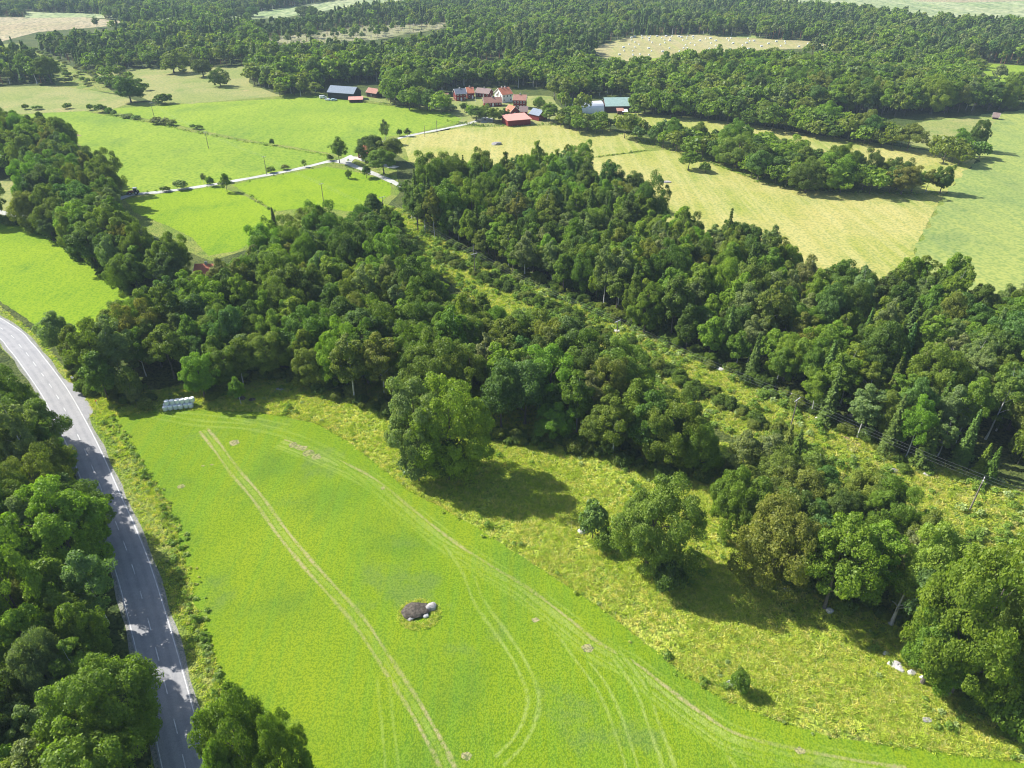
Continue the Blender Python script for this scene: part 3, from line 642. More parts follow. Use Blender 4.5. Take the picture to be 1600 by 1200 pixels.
wood('the wood between clover field and power line',
     [(85,500),(150,515),(175,500),(215,440),(300,414),(345,408),(405,388),(430,356),(500,330),(580,334),(625,358),(655,392),(700,428),(800,474),(872,500),(955,545),(1035,592),(1145,660),(1235,703)],
     [(88,520),(118,580),(165,612),(250,626),(330,618),(390,590),(430,585),(500,598),(560,620),(640,630),(740,648),(850,685),(930,700),(1000,722),(1080,735),(1180,735),(1255,738)],
     15.5, 6.5, {'oak_tree': 3.4, 'ash_tree': 2.4, 'aspen_tree': 2., 'birch_tree': 2.}, clear=HOUSECLR, wid=.86)
wood('the young aspen stand beside the power line', [(560,330),(620,350),(670,410),(700,450),(680,500),(560,470),(470,420),(470,350)], [(560,331),(620,351),(671,410),(701,451),(681,501),(560,471),(470,421),(470,351)], 12, 9, {'aspen_tree': 3}, wid=.95, tone=['fresh green', 'mid green', 'deep green'])
wood('the wood beyond the power line',
     [(622,250),(660,240),(700,245),(760,252),(830,242),(880,230),(925,240),(935,268),(1000,272),(1012,305),(1060,332),(1150,345),(1230,366),(1262,398),(1350,410),(1440,412),(1500,420),(1530,440),(1600,450),(1850,510)],
     [(640,352),(700,380),(740,400),(830,440),(900,462),(1000,508),(1100,558),(1180,590),(1260,632),(1350,688),(1420,725),(1450,735),(1500,730),(1560,690),(1620,740),(1850,800)],
     16, 6.2, {'oak_tree': 1.6, 'ash_tree': 2., 'aspen_tree': 3., 'birch_tree': 4.2, 'spruce_tree': 1.5}, wid=.84, clear=[[(625,285),(662,285),(662,330),(625,330)]])
wood('the meadow grove', [(1130,736),(1180,720),(1250,686),(1340,698),(1425,732),(1505,780)], [(1140,838),(1200,870),(1300,900),(1390,905),(1440,900),(1500,858)], 12, 5.9, {'oak_tree': 2.4, 'ash_tree': 2.4, 'birch_tree': 2.4}, wid=.9)
wood('the dark end of the giant oak grove', [(1470,960),(1700,860),(1850,900)], [(1500,1080),(1620,1150),(1850,1200)], 14, 8, {'oak_tree': 3, 'ash_tree': 2}, wid=1.05)
wood('the wood left of the gravel lane',
     [(-300,190),(0,178),(80,186),(112,218),(160,238),(172,270),(174,304),(190,338),(226,364),(268,370),(304,404),(312,414)],
     [(-300,345),(0,344),(60,356),(100,386),(140,408),(190,442),(215,462),(260,450),(300,440)],
     15.5, 6.6, {'oak_tree': 3, 'ash_tree': 3, 'aspen_tree': 1.4, 'birch_tree': 1.4, 'spruce_tree': .2}, wid=.9, clear=[[(-300,272),(40,276),(62,296),(48,326),(22,343),(-300,347)], [(0,310),(60,325),(110,345),(60,360),(0,345)]])
wood('the roadside wood below the bend', [(-260,520),(-100,560),(0,600),(70,660),(120,760),(185,860),(200,960),(215,1200),(235,1400)], [(-260,521),(-260,560),(-260,600),(-260,700),(-260,800),(-260,900),(-260,1200),(-260,1700),(250,1700)], 14.5, 6.4, {'oak_tree': 3, 'ash_tree': 3, 'birch_tree': 2.6, 'aspen_tree': 2.}, wid=.9)
0 and wood('the trees between road and clover field', [(400,1200),(430,1200),(470,1230)], [(330,1380),(460,1500),(520,1380)], 13, 7, {'oak_tree': 3, 'ash_tree': 2}, wid=1.05)
wood('the hedge in the ripe field',
     [(975,182),(1080,196),(1180,206),(1250,224),(1330,236),(1370,256),(1395,252),(1430,272),(1476,268)],
     [(972,212),(1060,236),(1130,258),(1200,284),(1250,294),(1330,298),(1400,302),(1484,300)],
     12, 7, {'oak_tree': 4, 'ash_tree': 3, 'aspen_tree': 1.}, wid=1.1, clear=[[(1340,262),(1385,262),(1380,290),(1350,285)]])
wood('the upper hedge',
     [(1030,140),(1100,148),(1180,160),(1250,165),(1330,172),(1400,190),(1460,212),(1510,228)],
     [(985,176),(1090,184),(1170,195),(1260,210),(1360,224),(1460,238),(1515,246)],
     12.5, 7, {'oak_tree': 4, 'ash_tree': 3}, wid=1.1, clear=[[(1395,190),(1460,195),(1500,225),(1440,222)]])
wood('the farm grove', [(600,125),(650,125),(680,142),(692,158)], [(602,156),(640,168),(690,172)], 13, 8, {'oak_tree': 3, 'ash_tree': 2}, wid=1.1, clear=[[(505,130),(600,130),(600,162),(505,162)]])
wood('the farm garden', [(722,165),(750,166),(790,172)], [(730,178),(760,190),(785,193)], 8, 6.5, {'ash_tree': 3, 'oak_tree': 2}, wid=1.1)
wood('the trees in front of the green-roofed barn', [(850,165),(885,182),(925,190),(960,186),(1000,178)], [(850,190),(900,193),(945,198),(985,208),(1000,214)], 9.5, 7, {'oak_tree': 3, 'ash_tree': 3}, wid=1.1, clear=[[(940,178),(965,182),(965,196),(942,193)]])
# far forest everywhere that is not field, farm or view of the open
EXC = [FE, FF, FG1, FG2, FH1, FH2, FI, FJ, FK, FL, FMM, FN, FO, FP, FC1, FC2, FFARM, [(495,136),(600,130),(600,162),(505,162)], [(700,135),(860,138),(870,195),(700,190)], [(890,154),(995,150),(1000,182),(890,182)], [(40,72),(80,86),(150,114),(200,140),(110,135),(60,98),(0,84)]]
OPEN = [FH1, FH2, FN, FP, FO, FCUT, [(1100,54),(1140,46),(1178,46),(1182,60),(1120,57)]]
EXCG = [[G(*p) for p in e] for e in EXC]
def far_wood(poly, sp, mixd, hz, region, excl=True, dens=None, wid=1.1):
    P = hexpts([G(*p) for p in poly], sp, .46)
    if excl:
        # keep crowns off the fields: a tree may not stand with its crown over the far side of an open area
        for e in EXCG: P = P[~inside(P, e)]
    if excl and len(P):                     # nor may it stand in front of open ground and hide it
        for zf in (.4, .85):
            d = P[:, 1]*CS+(CAM_H-hz*zf)*SN; Q = np.stack([800+FPX*P[:, 0]/d, 600+FPX*((CAM_H-hz*zf)*CS-P[:, 1]*SN)/d], 1); k = np.ones(len(P), bool)
            for e in OPEN: k &= ~inside(Q, e)
            P = P[k]; 
    if dens: P = P[RNG.random(len(P)) < dens]
    for x, y in P:
        g = math.sin(x*.013+1)*math.cos(y*.009)+.6*math.sin(x*.031-y*.024)
        md = dict(mixd)
        if 'pine_tree' in md and g > .3: md = {k: (v*3 if k in ('pine_tree', 'spruce_tree') else v*.5) for k, v in md.items()}
        s_ = random.choices(list(md), list(md.values()))[0]; h = hz*random.uniform(.6, 1.2)*(1+.16*math.sin(x*.021+y*.017))
        w = SP[s_][0]['r']*2*(h/SP[s_][0]['h'])**.6*wid*random.uniform(.8, 1.2)
        if s_ == 'oak_tree': w *= .8
        tn = None
        if s_ not in ('pine_tree', 'spruce_tree') and random.random() < .45: tn = random.choice([q for q in TONE_OF[s_] if q in ('fresh green', 'olive', 'grey green', 'mid green')] or [None])
        add(s_, x, y, h, w, tn, None, region)
DECID = {'oak_tree': 3, 'ash_tree': 3, 'aspen_tree': 2, 'birch_tree': 2}
MIXED = {'oak_tree': 1.3, 'ash_tree': 1.5, 'aspen_tree': 1.2, 'birch_tree': 2.2, 'pine_tree': 3, 'spruce_tree': 2}
BAND1 = [(380,118),(480,112),(700,112),(900,105),(1040,108),(1200,100),(1500,118),(1900,128),(1900,182),(1600,172),(1400,182),(1250,180),(1060,176),(985,180),(930,192),(860,178),(840,168),(800,156),(700,152),(690,172),(640,166),(600,158),(500,150),(430,152),(395,140)]
far_wood(BAND1, 7.6, DECID, 15, 'the forest behind the farm')
BAND2 = [(-500,-10),(2300,-10),(2300,128),(1500,118),(1200,100),(1040,108),(900,105),(700,112),(480,112),(380,118),(300,108),(250,115),(180,112),(150,110),(60,85),(60,100),(100,130),(-100,138),(-500,150)]
CUT = [G(*p) for p in FCUT]
EXCG.append(CUT)
far_wood(BAND2, 8.2, MIXED, 15.5, 'the distant forest')
far_wood([(-500,-48),(2600,-48),(2300,-10),(-500,-10)], 13, MIXED, 16, 'the farthest forest', wid=1.5)
EXCG.pop()
far_wood(FCUT, 15, {'pine_tree': 2, 'birch_tree': 2}, 13, 'the clear-cut', excl=False)
far_wood([(155,100),(195,115),(240,150),(200,150),(160,135)], 9, DECID, 9, 'the pasture corner', excl=False, dens=.6)
far_wood([(40,72),(90,90),(140,110),(185,138),(110,134),(70,104),(0,82)], 11, {'willow_bush': 1}, 3, 'the scrubby slope', excl=False)

# ------------------------------------------------------------------ labels for trees that come from the woods
LAND = [('the stacked white bales', 278, 632), ('the lay-by', 130, 630), ('the lone oak pair', 683, 742), ('the last power pole', 1515, 795), ('the black barn', 535, 155), ('the pink-roofed barn', 810, 196), ('the white farmhouse', 790, 158),
        ('the green-roofed barn', 970, 172), ('the round oak in the ripe field', 1258, 300), ('the tractor', 210, 303), ('the gravel junction', 540, 253), ('the road bend', 0, 520), ('the hidden orange roof', 315, 432), ('the grey roof in the trees', 408, 402),
        ('the olive meadow oak', 1010, 888), ('the giant oak', 1500, 1085), ('the pale dead trunk', 1515, 247), ('the distant bale field', 1060, 70), ('the bare brown patch', 108, 211), ('the turning place', 648, 310), ('the field shed', 1554, 186),
        ('the white rocks', 1393, 1045), ('the pale green field corner', 1430, 420), ('the small ash in the ripe field', 1075, 265), ('the bright field in the woods', 1570, 115), ('the middle power pole', 962, 548), ('the upper power pole', 742, 430), ('the second power pole', 1235, 668),
        ('the lower road end', 260, 1150), ('the tree-shaded road', 200, 880), ('the clear-cut', 600, 52), ('the harvested far field', 80, 50), ('the lone pasture oak', 345, 135), ('the small clearing', 762, 106), ('the rock in the ripe field', 775, 226),
        ('the corner of the triangular field', 428, 340), ('the hedge end', 1480, 300), ('the wood corner by the ripe field', 930, 262), ('the spruces by the grove', 1230, 735), ('the photo corner field', 1590, 440), ('the two dark boulders', 376, 624), ('the bend field corner', 205, 480)]
LP = np.array([G(x, y) for _, x, y in LAND])
ORD = ['', 'second ', 'third ', 'fourth ', 'fifth ', 'sixth ', 'seventh ', 'eighth ', 'ninth ', 'tenth ', 'eleventh ', 'twelfth ', 'thirteenth ', 'fourteenth ', 'fifteenth ', 'sixteenth ', 'seventeenth ', 'eighteenth ', 'nineteenth ', 'twentieth ']
NAME = {'oak_tree': 'oak', 'birch_tree': 'birch', 'aspen_tree': 'aspen', 'ash_tree': 'ash', 'spruce_tree': 'spruce', 'pine_tree': 'pine', 'willow_bush': 'bush'}
def size_on_screen(t):
    d = t['y']*CS+(CAM_H-t['h']*.5)*SN
    if d < 5: return 0, (0, 0)
    u = 800+FPX*t['x']/d; v = 600+FPX*((CAM_H-t['h']*.5)*CS-t['y']*SN)/d; s = FPX*t['h']/d
    if u < -s*.4 or u > 1600+s*.4 or v < -s*.6 or v > 1200+s*.6: return 0, (u, v)
    return s, (u, v)
LIM = {'oak_tree': 300, 'birch_tree': 290, 'aspen_tree': 290, 'ash_tree': 300, 'spruce_tree': 200, 'pine_tree': 200, 'willow_bush': 120}
ind, rest = [], []
for i, t in enumerate(TREES): t['px'], t['uv'] = size_on_screen(t); t['i'] = i
for sp in SP:
    L = sorted([t for t in TREES if t['sp'] == sp], key=lambda t: (-(t['label'] is not None), -t['px']))
    vis = [t for t in L if t['px'] > 0]; k = LIM[sp]; ind += vis[:k]; rest += vis[k:]
    rest += [t for t in L if t['px'] == 0 and t['y'] < 1900 and abs(t['x']) < 200+t['y']*1.1]
key = {}
for t in ind:
    if t['label']: continue
    j = int(np.argmin(np.hypot(LP[:, 0]-t['x'], LP[:, 1]-t['y']))); t['lm'] = j; t['ld'] = float(np.hypot(*(LP[j]-(t['x'], t['y']))))
    t['sz_'] = 'tall' if t['h'] > 16.5 else 'low' if t['h'] < 13 else 'middling'
    key.setdefault((t['sp'], t['tone'], t['sz_'], j), []).append(t)
for (sp, tone, sz, j), L in key.items():
    L.sort(key=lambda t: t['ld'])
    for n, t in enumerate(L):
        o_ = ORD[n] if n < len(ORD) else f'{n+1}th '
        t['label'] = f'{sz} {tone} {NAME[sp]}, ' + (f'{o_}nearest to ' if n or len(L) > 1 else 'close to ' if t['ld'] < 40 else 'towards ')+LAND[j][0]
CAT = {k: ('bush' if k == 'willow_bush' else 'tree') for k in SP}
REG = {'': None}
for t in ind:
    p = SP[t['sp']][t['p']]; colr = col(tuple(c*random.uniform(.9, 1.12) for c in TONES[t['tone']]))
    grp = ('trees of '+t['region']) if t['region'] else 'bushes and trees standing in the open'
    if t['px'] > 34:
        o = bpy.data.objects.new(t['sp'], None); o.empty_display_size = .1; C.objects.link(o)
        for nm in ('trunk', 'crown'):
            c = bpy.data.objects.new(nm, p[nm]); C.objects.link(c); c.parent = o; c.color = colr
    else:
        o = bpy.data.objects.new(t['sp'], both(p)); C.objects.link(o); o.color = colr
    o.location = (t['x'], t['y'], 0); o.rotation_euler = (0, 0, t['rz']); o.scale = (t['sx'], t['sx'], t['sz'])
    tag(o, t['label'], CAT[t['sp']], grp)

# everything smaller: one mass, instanced
def scatter(name, pts, rots, scales, idx, protos, label=None, kind='stuff'):
    col_ = bpy.data.collections.new(name+'_sources')
    for i, (me, c) in enumerate(protos):
        po = bpy.data.objects.new(f'{name}_source_{i:03d}', me); po.color = col(c); col_.objects.link(po)
    me = bpy.data.meshes.new(name); me.vertices.add(len(pts)); me.vertices.foreach_set('co', np.asarray(pts, np.float32).ravel())
    a = me.attributes.new('rot', 'FLOAT_VECTOR', 'POINT'); a.data.foreach_set('vector', np.asarray(rots, np.float32).ravel())
    a = me.attributes.new('scl', 'FLOAT_VECTOR', 'POINT'); a.data.foreach_set('vector', np.asarray(scales, np.float32).ravel())
    a = me.attributes.new('idx', 'INT', 'POINT'); a.data.foreach_set('value', np.asarray(idx, np.int32))
    o = link(name, me); g = bpy.data.node_groups.new(name, 'GeometryNodeTree')
    g.interface.new_socket('Geometry', in_out='INPUT', socket_type='NodeSocketGeometry'); g.interface.new_socket('Geometry', in_out='OUTPUT', socket_type='NodeSocketGeometry')
    gi = g.nodes.new('NodeGroupInput'); go = g.nodes.new('NodeGroupOutput'); ip = g.nodes.new('GeometryNodeInstanceOnPoints'); ci = g.nodes.new('GeometryNodeCollectionInfo')
    ci.inputs['Collection'].default_value = col_; ci.inputs['Separate Children'].default_value = True; ci.inputs['Reset Children'].default_value = True
    ip.inputs['Pick Instance'].default_value = True
    def at(n, ty): q = g.nodes.new('GeometryNodeInputNamedAttribute'); q.data_type = ty; q.inputs[0].default_value = n; return next(s for s in q.outputs if s.enabled and s.name == 'Attribute')
    L = g.links.new; L(gi.outputs[0], ip.inputs['Points']); L(ci.outputs[0], ip.inputs['Instance']); L(at('idx', 'INT'), ip.inputs['Instance Index'])
    e = g.nodes.new('FunctionNodeEulerToRotation'); L(at('rot', 'FLOAT_VECTOR'), e.inputs[0]); L(e.outputs[0], ip.inputs['Rotation']); L(at('scl', 'FLOAT_VECTOR'), ip.inputs['Scale']); L(ip.outputs[0], go.inputs[0])
    md = o.modifiers.new('scatter', 'NODES'); md.node_group = g; tag(o, label, kind=kind); return o
def tinted(me, c, kind='leaf', slot=0):
    k = kind+'_'+'_'.join(f'{x:.3f}' for x in c)
    if k not in M: M[k] = leaf_mat(k, trans={'leaf': .4, 'needle': .22, 'grassb': .4}[kind], tint=c)
    q = me.copy()
    if q.materials: q.materials[slot] = M[k]
    else: q.materials.append(M[k])
    return q
# light far-off versions
FARP, FARI = [], {}
def far_proto(sp, seed, **k):
    base = SP[sp][0]
    if sp == 'spruce_tree': V, F, v = crown_spruce(seed, base['r'], 1., base['h'], 900, 1.3)
    else:
        z0 = {'oak_tree': 2.5, 'birch_tree': 3, 'aspen_tree': 2.5, 'ash_tree': 3, 'pine_tree': 8.5, 'willow_bush': .1}[sp]
        V, F, v, LC, c = crown_lobed(seed, base['r'], z0, base['h'], nl=16, nleaf=k.get('n', 900), size=k['size'], top=.6, lob=(.3, .46), u=(.45, .8), sub=1, zmin=-.6)
    tm = trunk_mesh(seed, base['h']*.8, .25); return join_mesh('far_'+sp, tm, V, F, v, [M['needle' if sp in ('pine_tree', 'spruce_tree') else 'leaf'], M['bark_pine' if sp == 'pine_tree' else 'bark_birch' if sp == 'birch_tree' else 'bark']])
fsz = {'oak_tree': 1.5, 'birch_tree': .95, 'aspen_tree': 1., 'ash_tree': 1.25, 'pine_tree': .95, 'spruce_tree': 1.1, 'willow_bush': .7}
for sp in SP:
    for v in range(3):
        me = far_proto(sp, 200+v*7+len(FARP), size=fsz[sp], n=900 if sp != 'willow_bush' else 250)
        for tn in dict.fromkeys(TONE_OF[sp]): FARI[(sp, v, tn)] = len(FARP); FARP.append((tinted(me, TONES[tn], 'needle' if sp in ('pine_tree', 'spruce_tree') else 'leaf'), TONES[tn]))
rp, rr_, rs, ri = [], [], [], []
for t in rest:
    rp.append((t['x'], t['y'], 0)); rr_.append((0, 0, t['rz'])); rs.append((t['sx'], t['sx'], t['sz'])); ri.append(FARI[(t['sp'], random.randrange(3), t['tone'])])
scatter('forest', rp, rr_, rs, ri, FARP, 'distant mixed forest of pine, spruce and leafy trees merging into one canopy')
print('TREES', len(TREES), 'individual', len(ind), 'mass', len(rest), {s: sum(t['sp'] == s for t in ind) for s in SP})

# ------------------------------------------------------------------ grass, weeds, scrub
def tuft(seed, n, h, spread, w, lean=.5):
    rng = np.random.default_rng(seed); a = rng.uniform(0, 6.28, n); r = spread*np.sqrt(rng.random(n)); x = r*np.cos(a); y = r*np.sin(a); hh = h*rng.uniform(.5, 1.2, n)
    b = rng.uniform(0, 6.28, n); dx, dy = np.cos(b)*w/2, np.sin(b)*w/2; lx, ly = rng.normal(size=n)*lean*hh+.15*hh, rng.normal(size=n)*lean*hh
    z = np.zeros(n); V = np.stack([np.stack([x-dx, y-dy, z], 1), np.stack([x+dx, y+dy, z], 1), np.stack([x+dx*.5+lx, y+dy*.5+ly, hh], 1), np.stack([x-dx*.5+lx, y-dy*.5+ly, hh*.95], 1)], 1).reshape(-1, 3)
    return np_mesh('tuft', V, np.arange(4*n).reshape(n, 4), attr=rng.random(n))
def weedball(seed, r, h, n, size):
    V, F, v, a, b = crown_lobed(seed, r, 0, h, nl=9, nleaf=n, size=size, sub=1, lob=(.35, .5), u=(.3, .7), zmin=0.); return np_mesh('weed', V, F, attr=v)
M['grassb'] = leaf_mat('grass_blade', trans=.35)
TUFTS = []
GC = [(.49, .56, .07), (.57, .60, .12), (.34, .46, .06), (.62, .58, .19), (.41, .51, .063)]
for i, c in enumerate(GC):
    me = tuft(400+i, 26, .26+.04*i, .42, .10, .95); me = tinted(me, c, 'grassb'); TUFTS.append((me, c))
WEEDS = []
for i, (r, h, n, s, c) in enumerate([(.7, .7, 110, .24, (.30, .42, .06)), (1.1, 1.1, 190, .26, (.23, .35, .06)), (.8, .9, 140, .22, (.38, .45, .09)), (1.5, 1.8, 300, .30, (.2, .31, .05)), (.6, .6, 100, .2, (.46, .46, .15)), (1., .9, 170, .24, (.36, .45, .18))]):
    me = weedball(500+i, r, h, n, s); me = tinted(me, c); WEEDS.append((me, c))
def pts_in(poly, n, clip=None, exc=()):
    q = np.array([G(*p) for p in poly]); lo, hi = q.min(0), q.max(0); hi = np.minimum(hi, [250, 480]); lo = np.maximum(lo, [-250, 20]); P = RNG.uniform(lo, hi, (n, 2)); P = P[inside(P, q)]
    for e in exc: P = P[~inside(P, [G(*p) for p in e])]
    return P[segdist(P, ROADW) > 3.9]
def clump_noise(P, s, seed=0):
    return np.sin(P[:, 0]*s+seed)+np.sin(P[:, 1]*s*1.3+seed*2)+np.sin((P[:, 0]+P[:, 1])*s*.7+1+seed)+np.sin((P[:, 0]*1.7-P[:, 1])*s*1.9)
def spread(name, P, protos, smin, smax, label, w=None):
    n = len(P); s = RNG.uniform(smin, smax, n); sc = np.stack([s, s, s*RNG.uniform(.7, 1.2, n)], 1)
    scatter(name, np.c_[P, np.zeros(n)], np.c_[np.zeros((n, 2)), RNG.uniform(0, 6.28, n)], sc, RNG.choice(len(protos), n, p=w), protos, label)
P = pts_in(MEADOW, 420000, exc=[FIELD_NEAR]); cn = clump_noise(P, .22); P = P[RNG.random(len(P)) < np.clip(.55+.2*cn, .15, 1)]; print('meadow tufts', len(P))
spread('meadow_grass', P[:110000], TUFTS, .6, 1.25, 'rough yellow-green meadow grass around the groves')
P = pts_in(VERGE_R, 60000, exc=[FIELD_NEAR, layby]); P = P[segdist(P, ROADW) > 4.3]; spread('verge_grass', P, TUFTS, .5, 1.2, 'uncut roadside grass')
_a = RNG.uniform(0, 6.283, 420); _r = RNG.uniform(2.2, 3.8, 420); _c = G(655, 960); P = np.stack([_c[0]+_r*np.cos(_a), _c[1]+_r*.9*np.sin(_a)], 1); spread('rough_grass_ring', P, TUFTS, .35, .8, 'unmown ring of rough grass round the flat boulder')
P = pts_in(MEADOW, 9000, exc=[FIELD_NEAR]); P = P[clump_noise(P, .16, 3) > 1.1]; spread('meadow_weeds', P, WEEDS, .35, .75, 'tall weeds in the meadow')
P = pts_in(FCOR, 26000); P = P[RNG.random(len(P)) < np.clip(.5+.3*clump_noise(P, .2), .08, 1)]; print('corridor', len(P)); spread('scrub', P, WEEDS, .5, 1.35, 'regrowth scrub, ferns and saplings under the power line', w=[.2, .2, .2, .12, .14, .14])
P = pts_in(FCOR, 120000); spread('clearing_grass', P[:50000], [(tinted(m_, tuple(x*.92 for x in c_), 'grassb'), c_) for m_, c_ in TUFTS], .7, 1.6, 'coarse grass under the power line')
# ditch line weeds, field margins, wood margins
def along(pts, width, n, world=False):
    L = spline(pts if world else [G(*p) for p in pts], 1.); i = RNG.integers(0, len(L)-1, n); f = RNG.random(n)
    A = np.array([tuple(p) for p in L]); Q = A[i]+(A[i+1]-A[i])*f[:, None]; return Q+RNG.normal(size=(n, 2))*width/2
mar = [along([(150,640),(185,680),(215,735),(262,800),(285,880),(305,950),(325,1030),(350,1090)], 2., 330), along([(175,650),(215,722),(245,770),(268,850),(290,930),(318,1010),(345,1075)], .6, 260),
       along(FIELD_NEAR[4:20], 1.3, 40), along([(160,179),(230,191),(300,206),(380,221),(512,243)], 1.6, 320), along([(390,305),(430,332)], 1.5, 60), along([(1010,235),(930,246)], 1., 120), along(LANE, 5.5, 300), along(FIELD_BEND[2:8], 1.2, 300),
       along([(700,190),(760,197),(860,195),(930,199),(990,214)], 3.5, 420), along([(570,160),(640,168),(700,176)], 3., 160), along([(990,216),(1060,240),(1130,262),(1200,288),(1330,301),(1480,304)], 2., 350)]
P = np.concatenate(mar); P = P[(segdist(P, ROADW) > 4.6) & (segdist(P, LANEW) > 2.2)]; spread('ditch_weeds', P, WEEDS, .25, .7, 'tall weeds and rushes along ditches and field margins', w=[.2, .1, .25, .03, .22, .2])
edge = [along([(118,580),(165,612),(250,626),(330,618),(390,592),(430,588),(500,602),(560,624),(640,654),(740,676),(850,694),(930,704),(1000,726),(1080,740),(1180,740),(1255,742)], 3., 420), along([(700,382),(830,442),(1000,510),(1100,560),(1260,634),(1420,727)], 3., 240),
        along([(680,400),(830,470),(960,542),(1150,645),(1240,690)], 3, 260), along([(0,346),(60,358),(140,410),(215,464)], 2.5, 160), along([(1200,880),(1300,930),(1400,960),(1480,1060),(1560,1120),(1640,1160)], 3., 110)]
P = np.concatenate(edge); P = P[(segdist(P, ROADW) > 5)]; P = P[~inside(P, [G(*p) for p in [(240,605),(325,600),(325,650),(240,650)]])]; bp = [(tinted(SP['willow_bush'][i]['crown'], TONES[t]), TONES[t]) for i in range(3) for t in ('mid green', 'olive', 'deep green')]
spread('undergrowth', P, bp, .25, .75, 'shrubby undergrowth along the wood edges')

# ------------------------------------------------------------------ stones
M['rock'] = simple('granite', (.34, .32, .31), .9, .2, .35, 1.5, .5); M['rockdark'] = simple('lichened_rock', (.085, .072, .058), .9, .2, .5, 1.8, .6); M['rockwhite'] = simple('pale_granite', (.55, .53, .5), .85, .2, .25, 1.5, .4)
def rock(name, x, y, rx, ry, rz_, mat, label, seed=0, rot=0, group=None, world=None):
    rng = random.Random(seed+x*3+y); bm = bmesh.new(); bmesh.ops.create_icosphere(bm, subdivisions=3, radius=1); k = [Vector([rng.gauss(0, 1) for _ in range(3)]) for _ in range(7)]
    pl = [(v.normalized(), rng.uniform(.62, .9)) for v in k]
    for v in bm.verts:
        p = v.co.copy()
        for n, d in pl:
            e = p.dot(n)-d
            if e > 0: p -= n*e*.9
        p *= 1+.05*math.sin(5*p.x+3*p.y+seed)+.04*math.sin(9*p.z+7*p.x); v.co = Vector((p.x*rx, p.y*ry, p.z*rz_))
    me = bpy.data.meshes.new(name); bm.to_mesh(me); bm.free(); X, Y = world or G(x, y); o = link(name, me, mat); o.location = (X, Y, rz_*.25); o.rotation_euler = (0, 0, rot)
    return tag(o, label, 'rock', group)
rock('boulder', 650, 955, 2.7, 1.9, .8, M['rockdark'], 'big flat dark boulder alone in the clover field', 1, .3)
rock('boulder', 672, 950, 1.2, 1., .75, M['rock'], 'grey boulder touching the big flat dark boulder', 2, .5)
rock('boulder', 640, 966, 1.1, .7, .45, M['rock'], 'small grey stone at the left foot of the flat boulder', 3)
rock('boulder', 665, 962, .7, .6, .4, M['rockwhite'], 'pale stone in front of the big flat boulder', 4)
rock('boulder', 909, 832, .85, .75, .8, M['rockwhite'], 'pale round boulder beside the grey willow bush', 5)
rock('boulder', 378, 624, 1., .8, .75, M['rockdark'], 'dark boulder under the young birch', 6); rock('boulder', 394, 626, 1.1, .8, .5, M['rockdark'], 'low dark boulder right of the young birch', 7)
rock('boulder', 437, 609, 1., .7, .5, M['rock'], 'grey boulder in the meadow above the two dark boulders', 8)
for i, (x, y, a, b, c) in enumerate([(1384, 1022, .6, .5, .4), (1396, 1040, 1.3, .8, .6), (1405, 1046, 1., .8, .5), (1423, 1052, .9, .6, .5), (1441, 1060, .6, .4, .4), (1520, 1082, 1., .6, .7), (1500, 1090, .7, .6, .5)]):
    rock('boulder', x, y, a, b, c, M['rockwhite'], ['small pale stone above the white rocks', 'largest of the white rocks at the giant oak', 'second largest white rock at the giant oak', 'flat white rock under the giant oak', 'last small white rock under the giant oak', 'pale rock in the shade behind the giant oak trunk', 'low pale rock below the giant oak trunk'][i], 20+i)
rock('boulder', 1142, 1069, .8, .6, .5, M['rockwhite'], 'white rock left of the bush in the rough meadow', 30); rock('boulder', 1160, 1081, .5, .5, .4, M['rockwhite'], 'small white rock below the bush in the rough meadow', 31)
rock('boulder', 1448, 1126, .9, .5, .4, M['rock'], 'grey rock in weeds at the meadow margin', 32); rock('boulder', 1046, 902, .7, .6, .6, M['rock'], 'grey rock in the shade of the olive oak', 33)
rock('boulder', 776, 226, 3.6, 1.8, 1.2, M['rock'], 'grey stone heap in the ripe field', 34, .4); rock('boulder', 1040, 285, 2.6, 1.3, .7, M['rock'], 'low stones in the ripe field behind the wood', 35)
rock('boulder', 1230, 922, .7, .6, .5, M['rockwhite'], 'pale rock under the broad olive oak', 36)
rock('boulder', 1296, 955, .8, .6, .5, M['rockwhite'], 'pale rock under the bright green ash', 37)
for i, (x, y) in enumerate([(963,518),(1240,618),(1280,655),(1396,736),(1432,728),(785,430),(1170,574),(1330,650),(1125,578),(1450,742)]): rock('boulder', x, y, 1.1, .8, .5, M['rock' if i % 2 else 'rockwhite'], 'weathered stone in the power line clearing, '+['upper', 'middle', 'lower', 'bottom', 'bare-soil', 'highest', 'wood-side', 'fern-side', 'shaded', 'last'][i]+' one', 40+i, group='stones in the power line clearing')
for i, (x, y) in enumerate([(1436,716),(1250,636),(1278,652),(1140,575),(1330,690)]): blotch('bare_soil', x, y, 2.6, 2., .036+.004*i, M['soil'])

# ------------------------------------------------------------------ white wrapped bales
M['wrap'] = simple('white_wrap', (.80, .82, .83), .35, .5, .06, 2., .15); M['net'] = simple('wrap_fold', (.5, .53, .56), .5)
def bale_mesh(seed):
    rng = random.Random(seed); k = 20; rings = [(0, .0), (0, .52), (.05, .60), (.3, .63), (.6, .625), (.9, .63), (1.15, .60), (1.2, .52), (1.22, 0)]; V = []; F = []
    for z, r in rings:
        for j in range(k): a = 2*math.pi*j/k; q = r*(1+.02*rng.uniform(-1, 1)); V.append((q*math.cos(a), q*math.sin(a), z+.012*rng.uniform(-1, 1)))
    for i in range(len(rings)-1):
        for j in range(k): F.append((i*k+j, i*k+(j+1) % k, (i+1)*k+(j+1) % k, (i+1)*k+j))
    me = bpy.data.meshes.new('bale'); me.from_pydata(V, [], F); me.polygons.foreach_set('use_smooth', [True]*len(F)); me.materials.append(M['wrap']); me.update(); return me
BM = [bale_mesh(i) for i in range(3)]
